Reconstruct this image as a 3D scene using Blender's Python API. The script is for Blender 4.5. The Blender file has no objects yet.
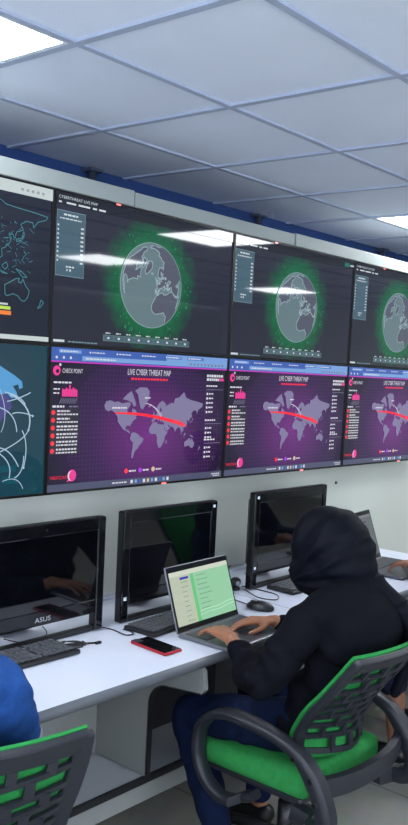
import bpy, bmesh, math, random
from mathutils import Vector, Matrix
from mathutils.geometry import tessellate_polygon
random.seed(7)
PI = math.pi
COL = bpy.context.scene.collection
SC = bpy.context.scene

# ------------------------------------------------------------------ materials
def lin(c):
    c = c / 255.0
    return c / 12.92 if c <= 0.04045 else ((c + 0.055) / 1.055) ** 2.4
def S(r, g, b): return (lin(r), lin(g), lin(b), 1.0)

def mat(name, color, rough=0.5, metal=0.0, spec=0.5, noise=0.0, nscale=8.0, bump=0.0, bscale=200.0, coat=0.0, sheen=0.0):
    m = bpy.data.materials.new(name); m.use_nodes = True
    nt = m.node_tree; b = nt.nodes['Principled BSDF']
    b.inputs['Base Color'].default_value = color
    b.inputs['Roughness'].default_value = rough
    b.inputs['Metallic'].default_value = metal
    b.inputs['Specular IOR Level'].default_value = spec
    b.inputs['Coat Weight'].default_value = coat
    b.inputs['Sheen Weight'].default_value = sheen
    if noise or bump:
        tc = nt.nodes.new('ShaderNodeTexCoord')
    if noise:
        n = nt.nodes.new('ShaderNodeTexNoise'); n.inputs['Scale'].default_value = nscale; n.inputs['Detail'].default_value = 5
        nt.links.new(tc.outputs['Object'], n.inputs['Vector'])
        mp = nt.nodes.new('ShaderNodeMapRange')
        mp.inputs['To Min'].default_value = 1 - noise; mp.inputs['To Max'].default_value = 1 + noise
        mp.inputs['From Min'].default_value = .3; mp.inputs['From Max'].default_value = .7
        nt.links.new(n.outputs['Fac'], mp.inputs['Value'])
        mx = nt.nodes.new('ShaderNodeVectorMath'); mx.operation = 'SCALE'
        mx.inputs[0].default_value = color[:3]
        nt.links.new(mp.outputs['Result'], mx.inputs['Scale'])
        nt.links.new(mx.outputs['Vector'], b.inputs['Base Color'])
    if bump:
        n2 = nt.nodes.new('ShaderNodeTexNoise'); n2.inputs['Scale'].default_value = bscale; n2.inputs['Detail'].default_value = 4
        nt.links.new(tc.outputs['Object'], n2.inputs['Vector'])
        bp = nt.nodes.new('ShaderNodeBump'); bp.inputs['Strength'].default_value = bump; bp.inputs['Distance'].default_value = .01
        nt.links.new(n2.outputs['Fac'], bp.inputs['Height'])
        nt.links.new(bp.outputs['Normal'], b.inputs['Normal'])
    return m

def glow(name, rgb, strength=1.0, rough=0.035, base=(0.004, 0.004, 0.006, 1)):
    """a lit display pixel area behind a glossy face"""
    m = mat(name, base, rough)
    b = m.node_tree.nodes['Principled BSDF']
    b.inputs['Emission Color'].default_value = S(*rgb)
    b.inputs['Emission Strength'].default_value = strength
    return m

def node(nt, t, **kw):
    n = nt.nodes.new(t)
    for k, v in kw.items(): setattr(n, k, v)
    return n

def radial_screen(name, edge, mid, cen, cx, cz, r1, r2, sx=1.0, noise=0.0, grid=None, rough=0.035):
    """display image: colours spreading from a point of the picture (object coordinates)"""
    m = mat(name, (0.004, 0.004, 0.006, 1), rough)
    nt = m.node_tree; b = nt.nodes['Principled BSDF']
    tc = node(nt, 'ShaderNodeTexCoord'); sp = node(nt, 'ShaderNodeSeparateXYZ')
    nt.links.new(tc.outputs['Object'], sp.inputs[0])
    def M(op, a, c=None):
        n = node(nt, 'ShaderNodeMath', operation=op)
        for i, v in enumerate((a, c)):
            if v is None: continue
            if isinstance(v, (int, float)): n.inputs[i].default_value = v
            else: nt.links.new(v, n.inputs[i])
        return n.outputs[0]
    dx = M('MULTIPLY', M('SUBTRACT', sp.outputs['X'], cx), sx)
    dz = M('SUBTRACT', sp.outputs['Z'], cz)
    d = M('SQRT', M('ADD', M('MULTIPLY', dx, dx), M('MULTIPLY', dz, dz)))
    if noise:
        n = node(nt, 'ShaderNodeTexNoise'); n.inputs['Scale'].default_value = 26; n.inputs['Detail'].default_value = 3
        nt.links.new(tc.outputs['Object'], n.inputs['Vector'])
        d = M('ADD', d, M('MULTIPLY', M('SUBTRACT', n.outputs['Fac'], .5), noise))
    cr = node(nt, 'ShaderNodeValToRGB')
    e = cr.color_ramp.elements
    e[0].position = 0; e[0].color = S(*cen)
    e[1].position = 1; e[1].color = S(*edge)
    k = e.new(min(.98, r1 / r2)); k.color = S(*mid)
    nt.links.new(M('DIVIDE', d, r2), cr.inputs['Fac'])
    out = cr.outputs['Color']
    if grid:
        gx = M('LESS_THAN', M('FRACT', M('DIVIDE', sp.outputs['X'], grid)), .09)
        gz = M('LESS_THAN', M('FRACT', M('DIVIDE', sp.outputs['Z'], grid)), .09)
        g = M('MAXIMUM', gx, gz)
        near = M('MULTIPLY', g, M('MULTIPLY', M('GREATER_THAN', M('SUBTRACT', r2 * .8, d), 0), .35))
        mx = node(nt, 'ShaderNodeMix', data_type='RGBA', blend_type='MIX')
        nt.links.new(near, mx.inputs[0]); nt.links.new(out, mx.inputs[6])
        mx.inputs[7].default_value = S(118, 66, 136)
        out = mx.outputs[2]
    nt.links.new(out, b.inputs['Emission Color'])
    b.inputs['Emission Strength'].default_value = 1
    return m

M_ = {}
M_['ceiling'] = mat('ceiling_tile', S(228, 235, 250), .9, noise=.02, nscale=3, bump=.15, bscale=220)
M_['tbar'] = mat('ceiling_bar', S(172, 182, 204), .6)
M_['wall'] = mat('painted_wall', S(212, 216, 207), .75, noise=.02, nscale=2, bump=.04, bscale=60)
M_['bluewall'] = mat('blue_wall', S(36, 68, 124), .8, noise=.04, nscale=3)
M_['rail'] = mat('cable_channel', S(146, 154, 152), .5, noise=.02)
M_['desk'] = mat('white_laminate', S(208, 213, 228), .38, noise=.012, nscale=5)
M_['deskedge'] = mat('grey_edge', S(88, 92, 98), .35, noise=.03)
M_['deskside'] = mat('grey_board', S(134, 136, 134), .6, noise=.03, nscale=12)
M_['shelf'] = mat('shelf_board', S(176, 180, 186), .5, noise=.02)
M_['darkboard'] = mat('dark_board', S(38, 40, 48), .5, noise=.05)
M_['edgeblack'] = mat('black_edge_band', S(24, 25, 28), .5)
M_['black'] = mat('black_plastic', S(26, 27, 31), .36, noise=.03)
M_['gloss'] = mat('gloss_black', S(14, 15, 19), .08)
M_['bezel'] = mat('display_bezel', S(12, 12, 15), .3)
M_['offscreen'] = mat('dark_glass', S(6, 8, 12), .04, spec=.75)
M_['key'] = mat('key_cap', S(72, 74, 80), .45)
M_['keybed'] = mat('key_bed', S(20, 21, 24), .5)
M_['alu'] = mat('brushed_grey', S(120, 122, 130), .35, metal=.7)
M_['aludark'] = mat('dark_grey_shell', S(78, 80, 88), .35, metal=.6)
M_['red'] = mat('red_case', S(160, 26, 42), .4)
M_['chair'] = mat('chair_plastic', S(29, 31, 39), .45, noise=.03, nscale=20, bump=.05, bscale=300)
M_['green'] = mat('green_fabric', S(44, 134, 68), .9, spec=.2, noise=.12, nscale=60, bump=.3, bscale=500)
M_['greenmesh'] = mat('green_mesh', S(36, 128, 62), .85, spec=.2, noise=.1, nscale=90, bump=.3, bscale=600)
M_['chrome'] = mat('steel', S(150, 152, 155), .25, metal=1)
M_['skin'] = mat('skin', S(150, 100, 74), .5, noise=.06, nscale=30, bump=.06, bscale=150)
M_['skin2'] = mat('skin_deep', S(128, 84, 62), .5, noise=.06, nscale=30)
M_['nail'] = mat('nail', S(196, 150, 130), .3)
M_['cloth'] = mat('black_jersey', S(9, 11, 19), .9, spec=.12, noise=.05, nscale=10, bump=.2, bscale=40)
M_['scarf'] = mat('black_scarf', S(5, 8, 19), .65, noise=.05, nscale=9, bump=.1, bscale=60, spec=.12)#)
M_['jean'] = mat('navy_denim', S(10, 22, 50), .9, spec=.15, noise=.25, nscale=26, bump=.3, bscale=90)
M_['blue'] = mat('blue_denim', S(32, 70, 132), .9, spec=.15, noise=.2, nscale=24, bump=.3, bscale=120)
M_['navy'] = mat('navy_cloth', S(20, 26, 46), .9, spec=.15, noise=.08)
M_['shoe'] = mat('black_shoe', S(16, 16, 18), .4)
M_['cable'] = mat('black_cable', S(16, 16, 18), .45)
M_['white'] = mat('white_label', S(225, 232, 236), .5)
M_['silver'] = mat('silver_letters', S(190, 194, 200), .35, metal=.2)
M_['floor'] = None
M_['hanger'] = mat('hanger_steel', S(70, 80, 100), .5)
M_['hair'] = mat('dark_hair', S(18, 15, 14), .6, bump=.4, bscale=120)
def floor_mat():
    m = mat('floor_tile', S(140, 142, 138), .45)
    nt = m.node_tree; b = nt.nodes['Principled BSDF']
    tc = node(nt, 'ShaderNodeTexCoord'); br = node(nt, 'ShaderNodeTexBrick')
    br.offset = 0; br.inputs['Scale'].default_value = 1
    br.inputs['Brick Width'].default_value = .6; br.inputs['Row Height'].default_value = .6
    br.inputs['Mortar Size'].default_value = .004
    br.inputs['Color1'].default_value = S(150, 150, 142); br.inputs['Color2'].default_value = S(143, 143, 136)
    br.inputs['Mortar'].default_value = S(95, 95, 90)
    nt.links.new(tc.outputs['Object'], br.inputs['Vector'])
    n = node(nt, 'ShaderNodeTexNoise'); n.inputs['Scale'].default_value = 14; n.inputs['Detail'].default_value = 6
    nt.links.new(tc.outputs['Object'], n.inputs['Vector'])
    mx = node(nt, 'ShaderNodeMix', data_type='RGBA', blend_type='MULTIPLY'); mx.inputs[0].default_value = .35
    nt.links.new(br.outputs['Color'], mx.inputs[6]); nt.links.new(n.outputs['Color'], mx.inputs[7])
    nt.links.new(mx.outputs[2], b.inputs['Base Color'])
    return m
M_['floor'] = floor_mat()
def lamp_mat(strength):
    m = bpy.data.materials.new('lamp_diffuser'); m.use_nodes = True
    b = m.node_tree.nodes['Principled BSDF']
    b.inputs['Base Color'].default_value = (.8, .8, .8, 1); b.inputs['Roughness'].default_value = .5
    b.inputs['Emission Color'].default_value = (.93, .97, 1.0, 1); b.inputs['Emission Strength'].default_value = strength
    return m
M_['lamp'] = lamp_mat(20.0)

# ------------------------------------------------------------------ mesh builder
class MB:
    def __init__(s): s.bm = bmesh.new()
    def _merge(s, t, mi=0, mx=None, smooth=False):
        if mx is not None: bmesh.ops.transform(t, matrix=mx, verts=t.verts)
        vm = {}
        for v in t.verts: vm[v] = s.bm.verts.new(v.co)
        for f in t.faces:
            try: nf = s.bm.faces.new([vm[v] for v in f.verts])
            except ValueError: continue
            nf.material_index = mi; nf.smooth = smooth or f.smooth
        t.free(); return s
    def box(s, x0, x1, y0, y1, z0, z1, mi=0, bev=0.0, seg=2, mx=None):
        t = bmesh.new(); bmesh.ops.create_cube(t, size=1)
        for v in t.verts:
            v.co = Vector(((x0 + x1) / 2 + v.co.x * (x1 - x0), (y0 + y1) / 2 + v.co.y * (y1 - y0), (z0 + z1) / 2 + v.co.z * (z1 - z0)))
        if bev: bmesh.ops.bevel(t, geom=t.edges[:], offset=bev, segments=seg, affect='EDGES', profile=.5)
        return s._merge(t, mi, mx)
    def cone(s, p0, p1, r0, r1, n=16, mi=0, caps=True, smooth=True):
        p0, p1 = Vector(p0), Vector(p1); d = p1 - p0
        t = bmesh.new(); bmesh.ops.create_cone(t, cap_ends=caps, segments=n, radius1=r0, radius2=r1, depth=d.length)
        q = d.to_track_quat('Z', 'Y').to_matrix().to_4x4(); q.translation = (p0 + p1) / 2
        for f in t.faces: f.smooth = smooth and len(f.verts) == 4
        return s._merge(t, mi, q)
    def ell(s, c, r, mi=0, rot=None, n=3):
        t = bmesh.new(); bmesh.ops.create_icosphere(t, subdivisions=n, radius=1)
        m = Matrix.Diagonal((r[0], r[1], r[2], 1))
        if rot is not None: m = rot.to_4x4() @ m
        m = Matrix.Translation(c) @ m
        return s._merge(t, mi, m, smooth=True)
    def cap(s, p0, r0, p1, r1, mi=0, n=14):
        s.cone(p0, p1, r0, r1, n=n, mi=mi)
        s.ell(p0, (r0,) * 3, mi, n=2); s.ell(p1, (r1,) * 3, mi, n=2); return s
    def chain(s, pts, mi=0, n=14):
        """pts: (x, y, z, r)"""
        for a, b in zip(pts, pts[1:]): s.cap(a[:3], a[3], b[:3], b[3], mi, n)
        return s
    def tube(s, pts, r, n=8, mi=0, closed=False, sx=1.0, sy=1.0, sec=None, up=(0, 0, 1)):
        """sweep; sec = list of 2-D section points (side, up) or circle of radius r"""
        P = [Vector(p) for p in pts]; N = len(P)
        if sec is None: sec = [(math.cos(2 * PI * i / n) * r * sx, math.sin(2 * PI * i / n) * r * sy) for i in range(n)]
        up = Vector(up); rings = []; last = None
        for i, p in enumerate(P):
            if closed: d = P[(i + 1) % N] - P[i - 1]
            else: d = P[min(i + 1, N - 1)] - P[max(i - 1, 0)]
            d.normalize()
            side = d.cross(up)
            if side.length < .15: side = last.copy() if last is not None else d.cross(Vector((0, 1, .1)))
            side = (side - d * side.dot(d)).normalized()
            if last is not None and side.dot(last) < 0 and r is not None and up.length < .5: side.negate()
            last = side; u = side.cross(d).normalized()
            rings.append([s.bm.verts.new(p + side * a + u * b) for a, b in sec])
        k = len(sec); R = N if closed else N - 1
        for i in range(R):
            A, B = rings[i], rings[(i + 1) % N]
            for j in range(k):
                f = s.bm.faces.new((A[j], A[(j + 1) % k], B[(j + 1) % k], B[j])); f.material_index = mi; f.smooth = True
        if not closed:
            for R_ in (rings[0][::-1], rings[-1]):
                f = s.bm.faces.new(R_); f.material_index = mi
        return s
    def prism(s, pts, y0, y1, mi=0, axis='y', bev=0):
        """extrude polygon pts (a,b) along axis: y -> (x,z), x -> (y,z), z -> (x,y)"""
        def P(a, b, c): return {'y': (a, c, b), 'x': (c, a, b), 'z': (a, b, c)}[axis]
        t = bmesh.new()
        A = [t.verts.new(P(a, b, y0)) for a, b in pts]; B = [t.verts.new(P(a, b, y1)) for a, b in pts]
        n = len(pts)
        for i in range(n): t.faces.new((A[i], A[(i + 1) % n], B[(i + 1) % n], B[i]))
        t.faces.new(A[::-1]); t.faces.new(B)
        bmesh.ops.recalc_face_normals(t, faces=t.faces)
        if bev:
            es = [e for e in t.edges if any(len(f.verts) == n for f in e.link_faces)]
            bmesh.ops.bevel(t, geom=es, offset=bev, segments=2, affect='EDGES', profile=.5)
        return s._merge(t, mi)
    # flat drawing on a display face (local x right, z up, y towards the viewer is negative)
    def rect(s, x0, x1, z0, z1, y, mi): return s.flat([(x0, z0), (x1, z0), (x1, z1), (x0, z1)], y, mi)
    def flat(s, pts, y, mi):
        tri = tessellate_polygon([[Vector((a, b, 0)) for a, b in pts]])
        vs = [s.bm.verts.new((a, y, b)) for a, b in pts]
        for t in tri:
            a, b, c = (vs[i] for i in t)
            nz = (b.co.x - a.co.x) * (c.co.z - a.co.z) - (b.co.z - a.co.z) * (c.co.x - a.co.x)
            if abs(nz) < 1e-12: continue
            try: f = s.bm.faces.new((a, b, c) if nz > 0 else (a, c, b))
            except ValueError: continue
            f.material_index = mi
        return s
    def disc(s, cx, cz, r, y, mi, n=20, rz=None):
        rz = rz or r
        return s.flat([(cx + r * math.cos(2 * PI * i / n), cz + rz * math.sin(2 * PI * i / n)) for i in range(n)], y, mi)
    def stroke(s, pts, w, y, mi, w1=None):
        n = len(pts)
        for i in range(n - 1):
            a, b = Vector(pts[i]), Vector(pts[i + 1]); d = b - a
            if d.length < 1e-6: continue
            d.normalize(); nn = Vector((-d.y, d.x))
            wa = w if w1 is None else w + (w1 - w) * i / (n - 1); wb = w if w1 is None else w + (w1 - w) * (i + 1) / (n - 1)
            q = [a - nn * wa / 2, b - nn * wb / 2, b + nn * wb / 2, a + nn * wa / 2]
            s.flat([(p.x, p.y) for p in q], y, mi)
        return s
    def text(s, txt, x, z, h, y, mi, width=None, thick=0.0):
        """lettering standing on (x, z) with cap height h"""
        cu = bpy.data.curves.new('t', 'FONT'); cu.body = txt; cu.size = h / .70; cu.resolution_u = 3; cu.offset = 0.0
        ob = bpy.data.objects.new('t', cu); COL.objects.link(ob)
        dg = bpy.context.evaluated_depsgraph_get(); me = bpy.data.meshes.new_from_object(ob.evaluated_get(dg))
        xs = [v.co.x for v in me.vertices]; k = 1.0
        if width and xs: k = width / (max(xs) - min(xs))
        x_min = min(xs)
        vs = [s.bm.verts.new((x + (v.co.x - x_min) * k, y, z + v.co.y)) for v in me.vertices]
        for p in me.polygons:
            try: f = s.bm.faces.new([vs[i] for i in p.vertices]); f.material_index = mi
            except ValueError: pass
        bpy.data.objects.remove(ob); bpy.data.curves.remove(cu); bpy.data.meshes.remove(me)
        return s
    def micro(s, x, z, n, h, y, mi, step=None, rnd=random):
        """illegible small print: a run of word-like dashes totalling n metres"""
        x1 = x + n
        while x < x1:
            w = rnd.uniform(.006, .016); s.rect(x, min(x + w, x1), z, z + h, y, mi); x += w + .003
        return s
    def build(s, name, mats, parent=None, mods=None, recalc=True):
        if recalc: bmesh.ops.recalc_face_normals(s.bm, faces=s.bm.faces)
        me = bpy.data.meshes.new(name); s.bm.to_mesh(me); s.bm.free()
        if not isinstance(mats, (list, tuple)): mats = [mats]
        for m in mats: me.materials.append(m)
        o = bpy.data.objects.new(name, me); COL.objects.link(o)
        if parent: o.parent = parent
        return o

def blend(o, voxel, smooth=6, fac=.5):
    """fuse overlapping lumps into one continuous skin"""
    r = o.modifiers.new('r', 'REMESH'); r.mode = 'VOXEL'; r.voxel_size = voxel; r.use_smooth_shade = True
    if smooth:
        k = o.modifiers.new('s', 'SMOOTH'); k.iterations = smooth; k.factor = fac
    dg = bpy.context.evaluated_depsgraph_get(); dg.update()
    me = bpy.data.meshes.new_from_object(o.evaluated_get(dg))
    mats = [m for m in o.data.materials]
    o.modifiers.clear(); old = o.data; o.data = me
    me.materials.clear()
    for m in mats: me.materials.append(m)
    for p in me.polygons: p.use_smooth = True; p.material_index = 0
    me.name = old.name; bpy.data.meshes.remove(old)
    return o
def smooth_by_angle(o, ang=35):
    for p in o.data.polygons: p.use_smooth = True
    o.data.set_sharp_from_angle(angle=math.radians(ang)); return o

def thing(name, label, cat, loc=(0, 0, 0), rz=0, group=None):
    o = bpy.data.objects.new(name, None); COL.objects.link(o); o.empty_display_size = .1
    o.location = loc; o.rotation_euler = (0, 0, math.radians(rz)); return tag(o, label, cat, group)
def tag(o, label, cat, group=None):
    o['label'] = label; o['category'] = cat
    if group: o['group'] = group
    return o
def struct(o): o['kind'] = 'structure'; return o
def dup(root, loc, rz=None, label=None, group=None):
    def cp(o, par):
        c = o.copy(); COL.objects.link(c)
        if par: c.parent = par
        for ch in [k for k in bpy.data.objects if k.parent == o]: cp(ch, c)
        return c
    c = cp(root, None); c.location = loc
    if rz is not None: c.rotation_euler = (0, 0, math.radians(rz))
    if label: c['label'] = label
    if group: c['group'] = group
    return c

# ------------------------------------------------------------------ the room
ZC = 2.493
X0, X1, Y0, Y1 = -4.6, 7.6, -6.0, .64
T = .6056; GX, GY = -.342, -1.1221
struct(MB().box(X0, X1, Y0, Y1, -.1, 0).build('floor', M_['floor']))
struct(MB().box(X0, X1, Y1, Y1 + .1, 0, ZC + .2).build('wall_back', M_['bluewall']))
def window_wall(name, axis, pos, a0, a1, wins, z0=.75, z1=2.30):  # windows are out of view, added so sky light brightens the ceiling
    b = MB(); edges = [a0]
    for w0, w1 in wins: edges += [w0, w1]
    edges.append(a1)
    def bx(p, q, lo, hi):
        if axis == 'x': b.box(pos - .1, pos, p, q, lo, hi)
        else: b.box(p, q, pos - .1, pos, lo, hi)
    for k in range(0, len(edges), 2): bx(edges[k], edges[k + 1], 0, ZC + .2)
    for w0, w1 in wins: bx(w0, w1, 0, z0); bx(w0, w1, z1, ZC + .2)
    struct(b.build(name, M_['wall']))
    for n, (w0, w1) in enumerate(wins):
        f = MB(); W_ = w1 - w0
        def fb(p, q, lo, hi):
            if axis == 'x': f.box(pos - .07, pos - .03, p, q, lo, hi)
            else: f.box(p, q, pos - .07, pos - .03, lo, hi)
        fb(w0, w1, z0, z0 + .04); fb(w0, w1, z1 - .04, z1)
        for t in (0, .5, 1): c0 = w0 + t * (W_ - .04); fb(c0, c0 + .04, z0 + .04, z1 - .04)
        struct(f.build('window_%d' % (n + (1 if axis == 'x' else 3)), M_['white']))
        L = bpy.data.lights.new('window_portal', 'AREA'); L.shape = 'RECTANGLE'; L.size = W_; L.size_y = z1 - z0; L.cycles.is_portal = True
        o = bpy.data.objects.new('window_portal', L); COL.objects.link(o)
        if axis == 'x': o.location = (pos - .1, (w0 + w1) / 2, (z0 + z1) / 2); o.rotation_euler = (PI / 2, 0, -PI / 2)
        else: o.location = ((w0 + w1) / 2, pos - .1, (z0 + z1) / 2); o.rotation_euler = (PI / 2, 0, 0); o.rotation_euler = (-PI / 2, PI, 0)
window_wall('wall_left', 'x', X0, Y0, Y1, [(-5.4, -3.2), (-2.7, -.4)])
struct(MB().box(X1, X1 + .1, Y0, Y1, 0, ZC + .2).build('wall_right', M_['wall']))
window_wall('wall_front', 'y', Y0, X0, X1, [(-4.2, -1.8), (-1.2, 1.2)])
# white half-depth partition that carries the display wall
struct(MB().box(X0, X1, .16, .26, 0, 2.2).build('wall_partition', M_['wall']))
lamps = [(-1, 1), (4, 1), (4, -1), (5, -4), (9, -4), (-1, -4), (-5, -4), (-5, 1), (0, -7), (-5, -7), (-3, -1), (-1, -6), (9, 1)]
c = MB()
nx0, nx1 = -7, 13; ny0, ny1 = -8, 3
for i in range(nx0, nx1 + 1):
    for j in range(ny0, ny1 + 1):
        if (i, j) in lamps: continue
        a, b = GX + i * T, GY + j * T
        x0, x1, y0, y1 = max(a, X0), min(a + T, X1), max(b, Y0), min(b + T, Y1)
        if x1 - x0 < .02 or y1 - y0 < .02: continue
        c.box(x0, x1, y0, y1, ZC + .008, ZC + .03)
struct(c.build('ceiling', M_['ceiling']))
c = MB()
for i in range(nx0, nx1 + 2):
    x = GX + i * T
    if X0 < x < X1: c.box(x - .0115, x + .0115, Y0, Y1, ZC, ZC + .012)
for j in range(ny0, ny1 + 2):
    y = GY + j * T
    if Y0 < y < Y1: c.box(X0, X1, y - .0115, y + .0115, ZC + .0004, ZC + .0124)
struct(c.build('trim_1', M_['tbar']))
first = None
llab = {(-1, 1): 'square white ceiling light panel at the top left corner above the first desk',
        (4, 1): 'square white ceiling light panel glowing at the right edge above the display wall',
        (4, -1): 'ceiling light panel mirrored brightest at the seam of the two top displays',
        (5, -4): 'ceiling light panel mirrored as a streak left of the first green globe',
        (9, -4): 'ceiling light panel mirrored as a thin streak across the second globe'}
for k, (i, j) in enumerate(lamps):
    L = thing('ceiling_light', llab.get((i, j), 'square ceiling light panel in the rear of the room, out of view'), 'ceiling light',
              (GX + (i + .5) * T, GY + (j + .5) * T, ZC), 0, 'recessed ceiling light panels')
    h = T / 2 - .012
    f = MB()
    for (a, b, cc, d) in ((-h, h, -h, -h + .012), (-h, h, h - .012, h), (-h, -h + .012, -h + .012, h - .012), (h - .012, h, -h + .012, h - .012)):
        f.box(a, b, cc, d, .001, .03)
    f.build('frame', M_['white'], L)
    MB().box(-h + .012, h - .012, -h + .012, h - .012, .004, .02).build('diffuser', M_['lamp'], L)

# ------------------------------------------------------------------ maps for the displays
NA = [(-168,66),(-162,70),(-150,71),(-135,69),(-125,70),(-112,68),(-95,69),(-85,69),(-82,67),(-87,64),(-94,60),(-92,57),(-83,55),(-80,51),(-78,56),(-77,62),(-70,61),(-65,59),(-60,55),(-56,52),(-66,49),(-60,46),(-66,44),(-70,42),(-74,40),(-76,36),(-81,31),(-80,26),(-83,29),(-90,30),(-97,27),(-97,21),(-91,18),(-87,21),(-88,16),(-83,15),(-82,9),(-78,8),(-84,9),(-93,15),(-105,20),(-110,26),(-115,31),(-118,34),(-124,40),(-124,48),(-132,55),(-145,60),(-155,58),(-165,61)]
ARC = [(-110,72),(-95,76),(-82,78),(-75,75),(-68,70),(-64,66),(-72,64),(-80,69),(-95,71)]
GR = [(-55,82),(-30,83),(-20,78),(-22,72),(-30,68),(-42,60),(-50,63),(-54,69),(-60,76),(-70,78)]
SA = [(-78,8),(-72,12),(-62,10),(-52,5),(-50,0),(-38,-5),(-35,-9),(-39,-18),(-48,-26),(-54,-34),(-62,-39),(-66,-46),(-69,-53),(-74,-52),(-73,-40),(-71,-30),(-70,-18),(-77,-12),(-81,-5),(-78,2)]
AF = [(-17,15),(-16,22),(-9,31),(-5,36),(10,37),(11,33),(20,31),(32,31),(35,27),(38,19),(43,12),(51,11),(45,2),(40,-4),(40,-15),(35,-22),(32,-28),(26,-34),(19,-34),(14,-23),(12,-15),(13,-6),(9,1),(8,5),(-4,5),(-9,5),(-14,9)]
EU = [(-9,37),(-9,43),(-1,44),(-4,48),(3,51),(8,54),(9,57),(12,55),(20,55),(24,59),(29,60),(22,61),(24,65),(18,61),(17,57),(12,56),(6,58),(5,62),(14,68),(26,71),(41,67),(36,64),(44,66),(60,69),(68,68),(72,73),(87,74),(105,78),(113,74),(130,72),(160,70),(180,68),(178,64),(163,60),(158,52),(156,58),(145,59),(136,54),(141,48),(131,43),(129,36),(126,37),(125,40),(118,39),(122,36),(121,29),(113,22),(108,21),(109,12),(105,9),(101,13),(104,2),(99,8),(97,17),(91,22),(87,21),(80,15),(78,8),(73,17),(70,22),(62,25),(57,26),(50,30),(52,24),(57,25),(59,22),(52,16),(44,13),(38,22),(34,29),(36,36),(27,37),(27,40),(35,42),(41,42),(37,46),(31,46),(28,42),(23,37),(19,42),(13,45),(18,40),(16,38),(9,44),(3,42),(-1,38)]
UK = [(-5,50),(1,51),(0,54),(-2,57),(-5,58),(-4,54)]
IC = [(-24,65),(-18,66),(-14,65),(-18,63)]
JP = [(131,32),(140,36),(144,43),(141,45),(139,38),(131,34)]
AU = [(114,-22),(122,-18),(131,-12),(137,-12),(136,-16),(140,-17),(143,-11),(147,-19),(153,-26),(151,-34),(146,-39),(140,-38),(135,-34),(129,-32),(118,-35),(115,-33)]
IN = [(95,5),(104,-3),(110,-7),(119,-8),(112,-6),(106,-5),(100,2)]; BO = [(109,1),(116,6),(118,1),(114,-4)]
NG = [(131,-1),(141,-3),(150,-9),(142,-9),(136,-5)]; MG = [(44,-17),(50,-15),(47,-25),(44,-23)]; NZ = [(173,-35),(178,-38),(172,-44),(167,-46),(171,-42)]
LANDS = [NA, ARC, GR, SA, AF, EU, UK, IC, JP, AU, IN, BO, NG, MG, NZ]
def merc(la): la = math.radians(max(-80, min(80, la))); return math.log(math.tan(PI / 4 + la / 2))

# ------------------------------------------------------------------ display wall
W, H = .91, .5108; ZB = 1.215
SM = [M_['bezel'],
      radial_screen('threat_map_image', (26, 23, 42), (52, 26, 76), (112, 40, 126), .48, .20, .23, .40, sx=.80, grid=.016),   # 1
      glow('browser_blue', (62, 96, 176)), glow('browser_blue_light', (120, 160, 215)), glow('magenta_line', (205, 50, 190)),   # 2,3,4
      glow('map_grey', (128, 122, 158)), glow('screen_white', (215, 215, 225)), glow('attack_red', (250, 52, 70)),             # 5,6,7
      glow('pink', (235, 60, 150)), glow('taskbar', (78, 82, 108)), glow('purple_dot', (170, 60, 220)), glow('tan_dot', (215, 185, 160)),  # 8..11
      glow('white_dim', (120, 120, 140)), glow('header_dark', (46, 46, 58))]    # 12, 13
GM = [M_['bezel'],
      radial_screen('globe_image', (40, 42, 56), (20, 92, 60), (34, 150, 82), .456, .755 - H, .178, .25, noise=.10),  # 1
      glow('ocean_teal', (100, 122, 128)), glow('land_grey', (84, 88, 104)), glow('land_rim', (150, 172, 180)),            # 2,3,4
      glow('panel_teal', (70, 96, 110)), glow('panel_rim', (120, 150, 160)), glow('text_white', (205, 215, 220)),          # 5,6,7
      glow('header_black', (26, 28, 38)), glow('green_badge', (30, 120, 100)), glow('bar_teal', (88, 112, 116)), glow('halo_spark', (60, 150, 110))]  # 8..11
GZ = H    # the upper row is drawn in wall coordinates measured from the lower row's foot

def housing(parent):
    b = MB()
    b.box(.0015, W - .0015, .004, .085, .001, H - .001, 0, bev=.002)
    return b.build('housing', M_['bezel'], parent)
def rim(parent):
    b = MB(); e = .006
    b.box(.0012, W - .0012, -.004, .006, .0008, .009); b.box(.0012, W - .0012, -.004, .006, H - e, H - .0008)
    b.box(.0012, e, -.004, .006, .009, H - e); b.box(W - e, W - .0012, -.004, .006, .009, H - e)
    return b.build('bezel', M_['bezel'], parent)

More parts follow.
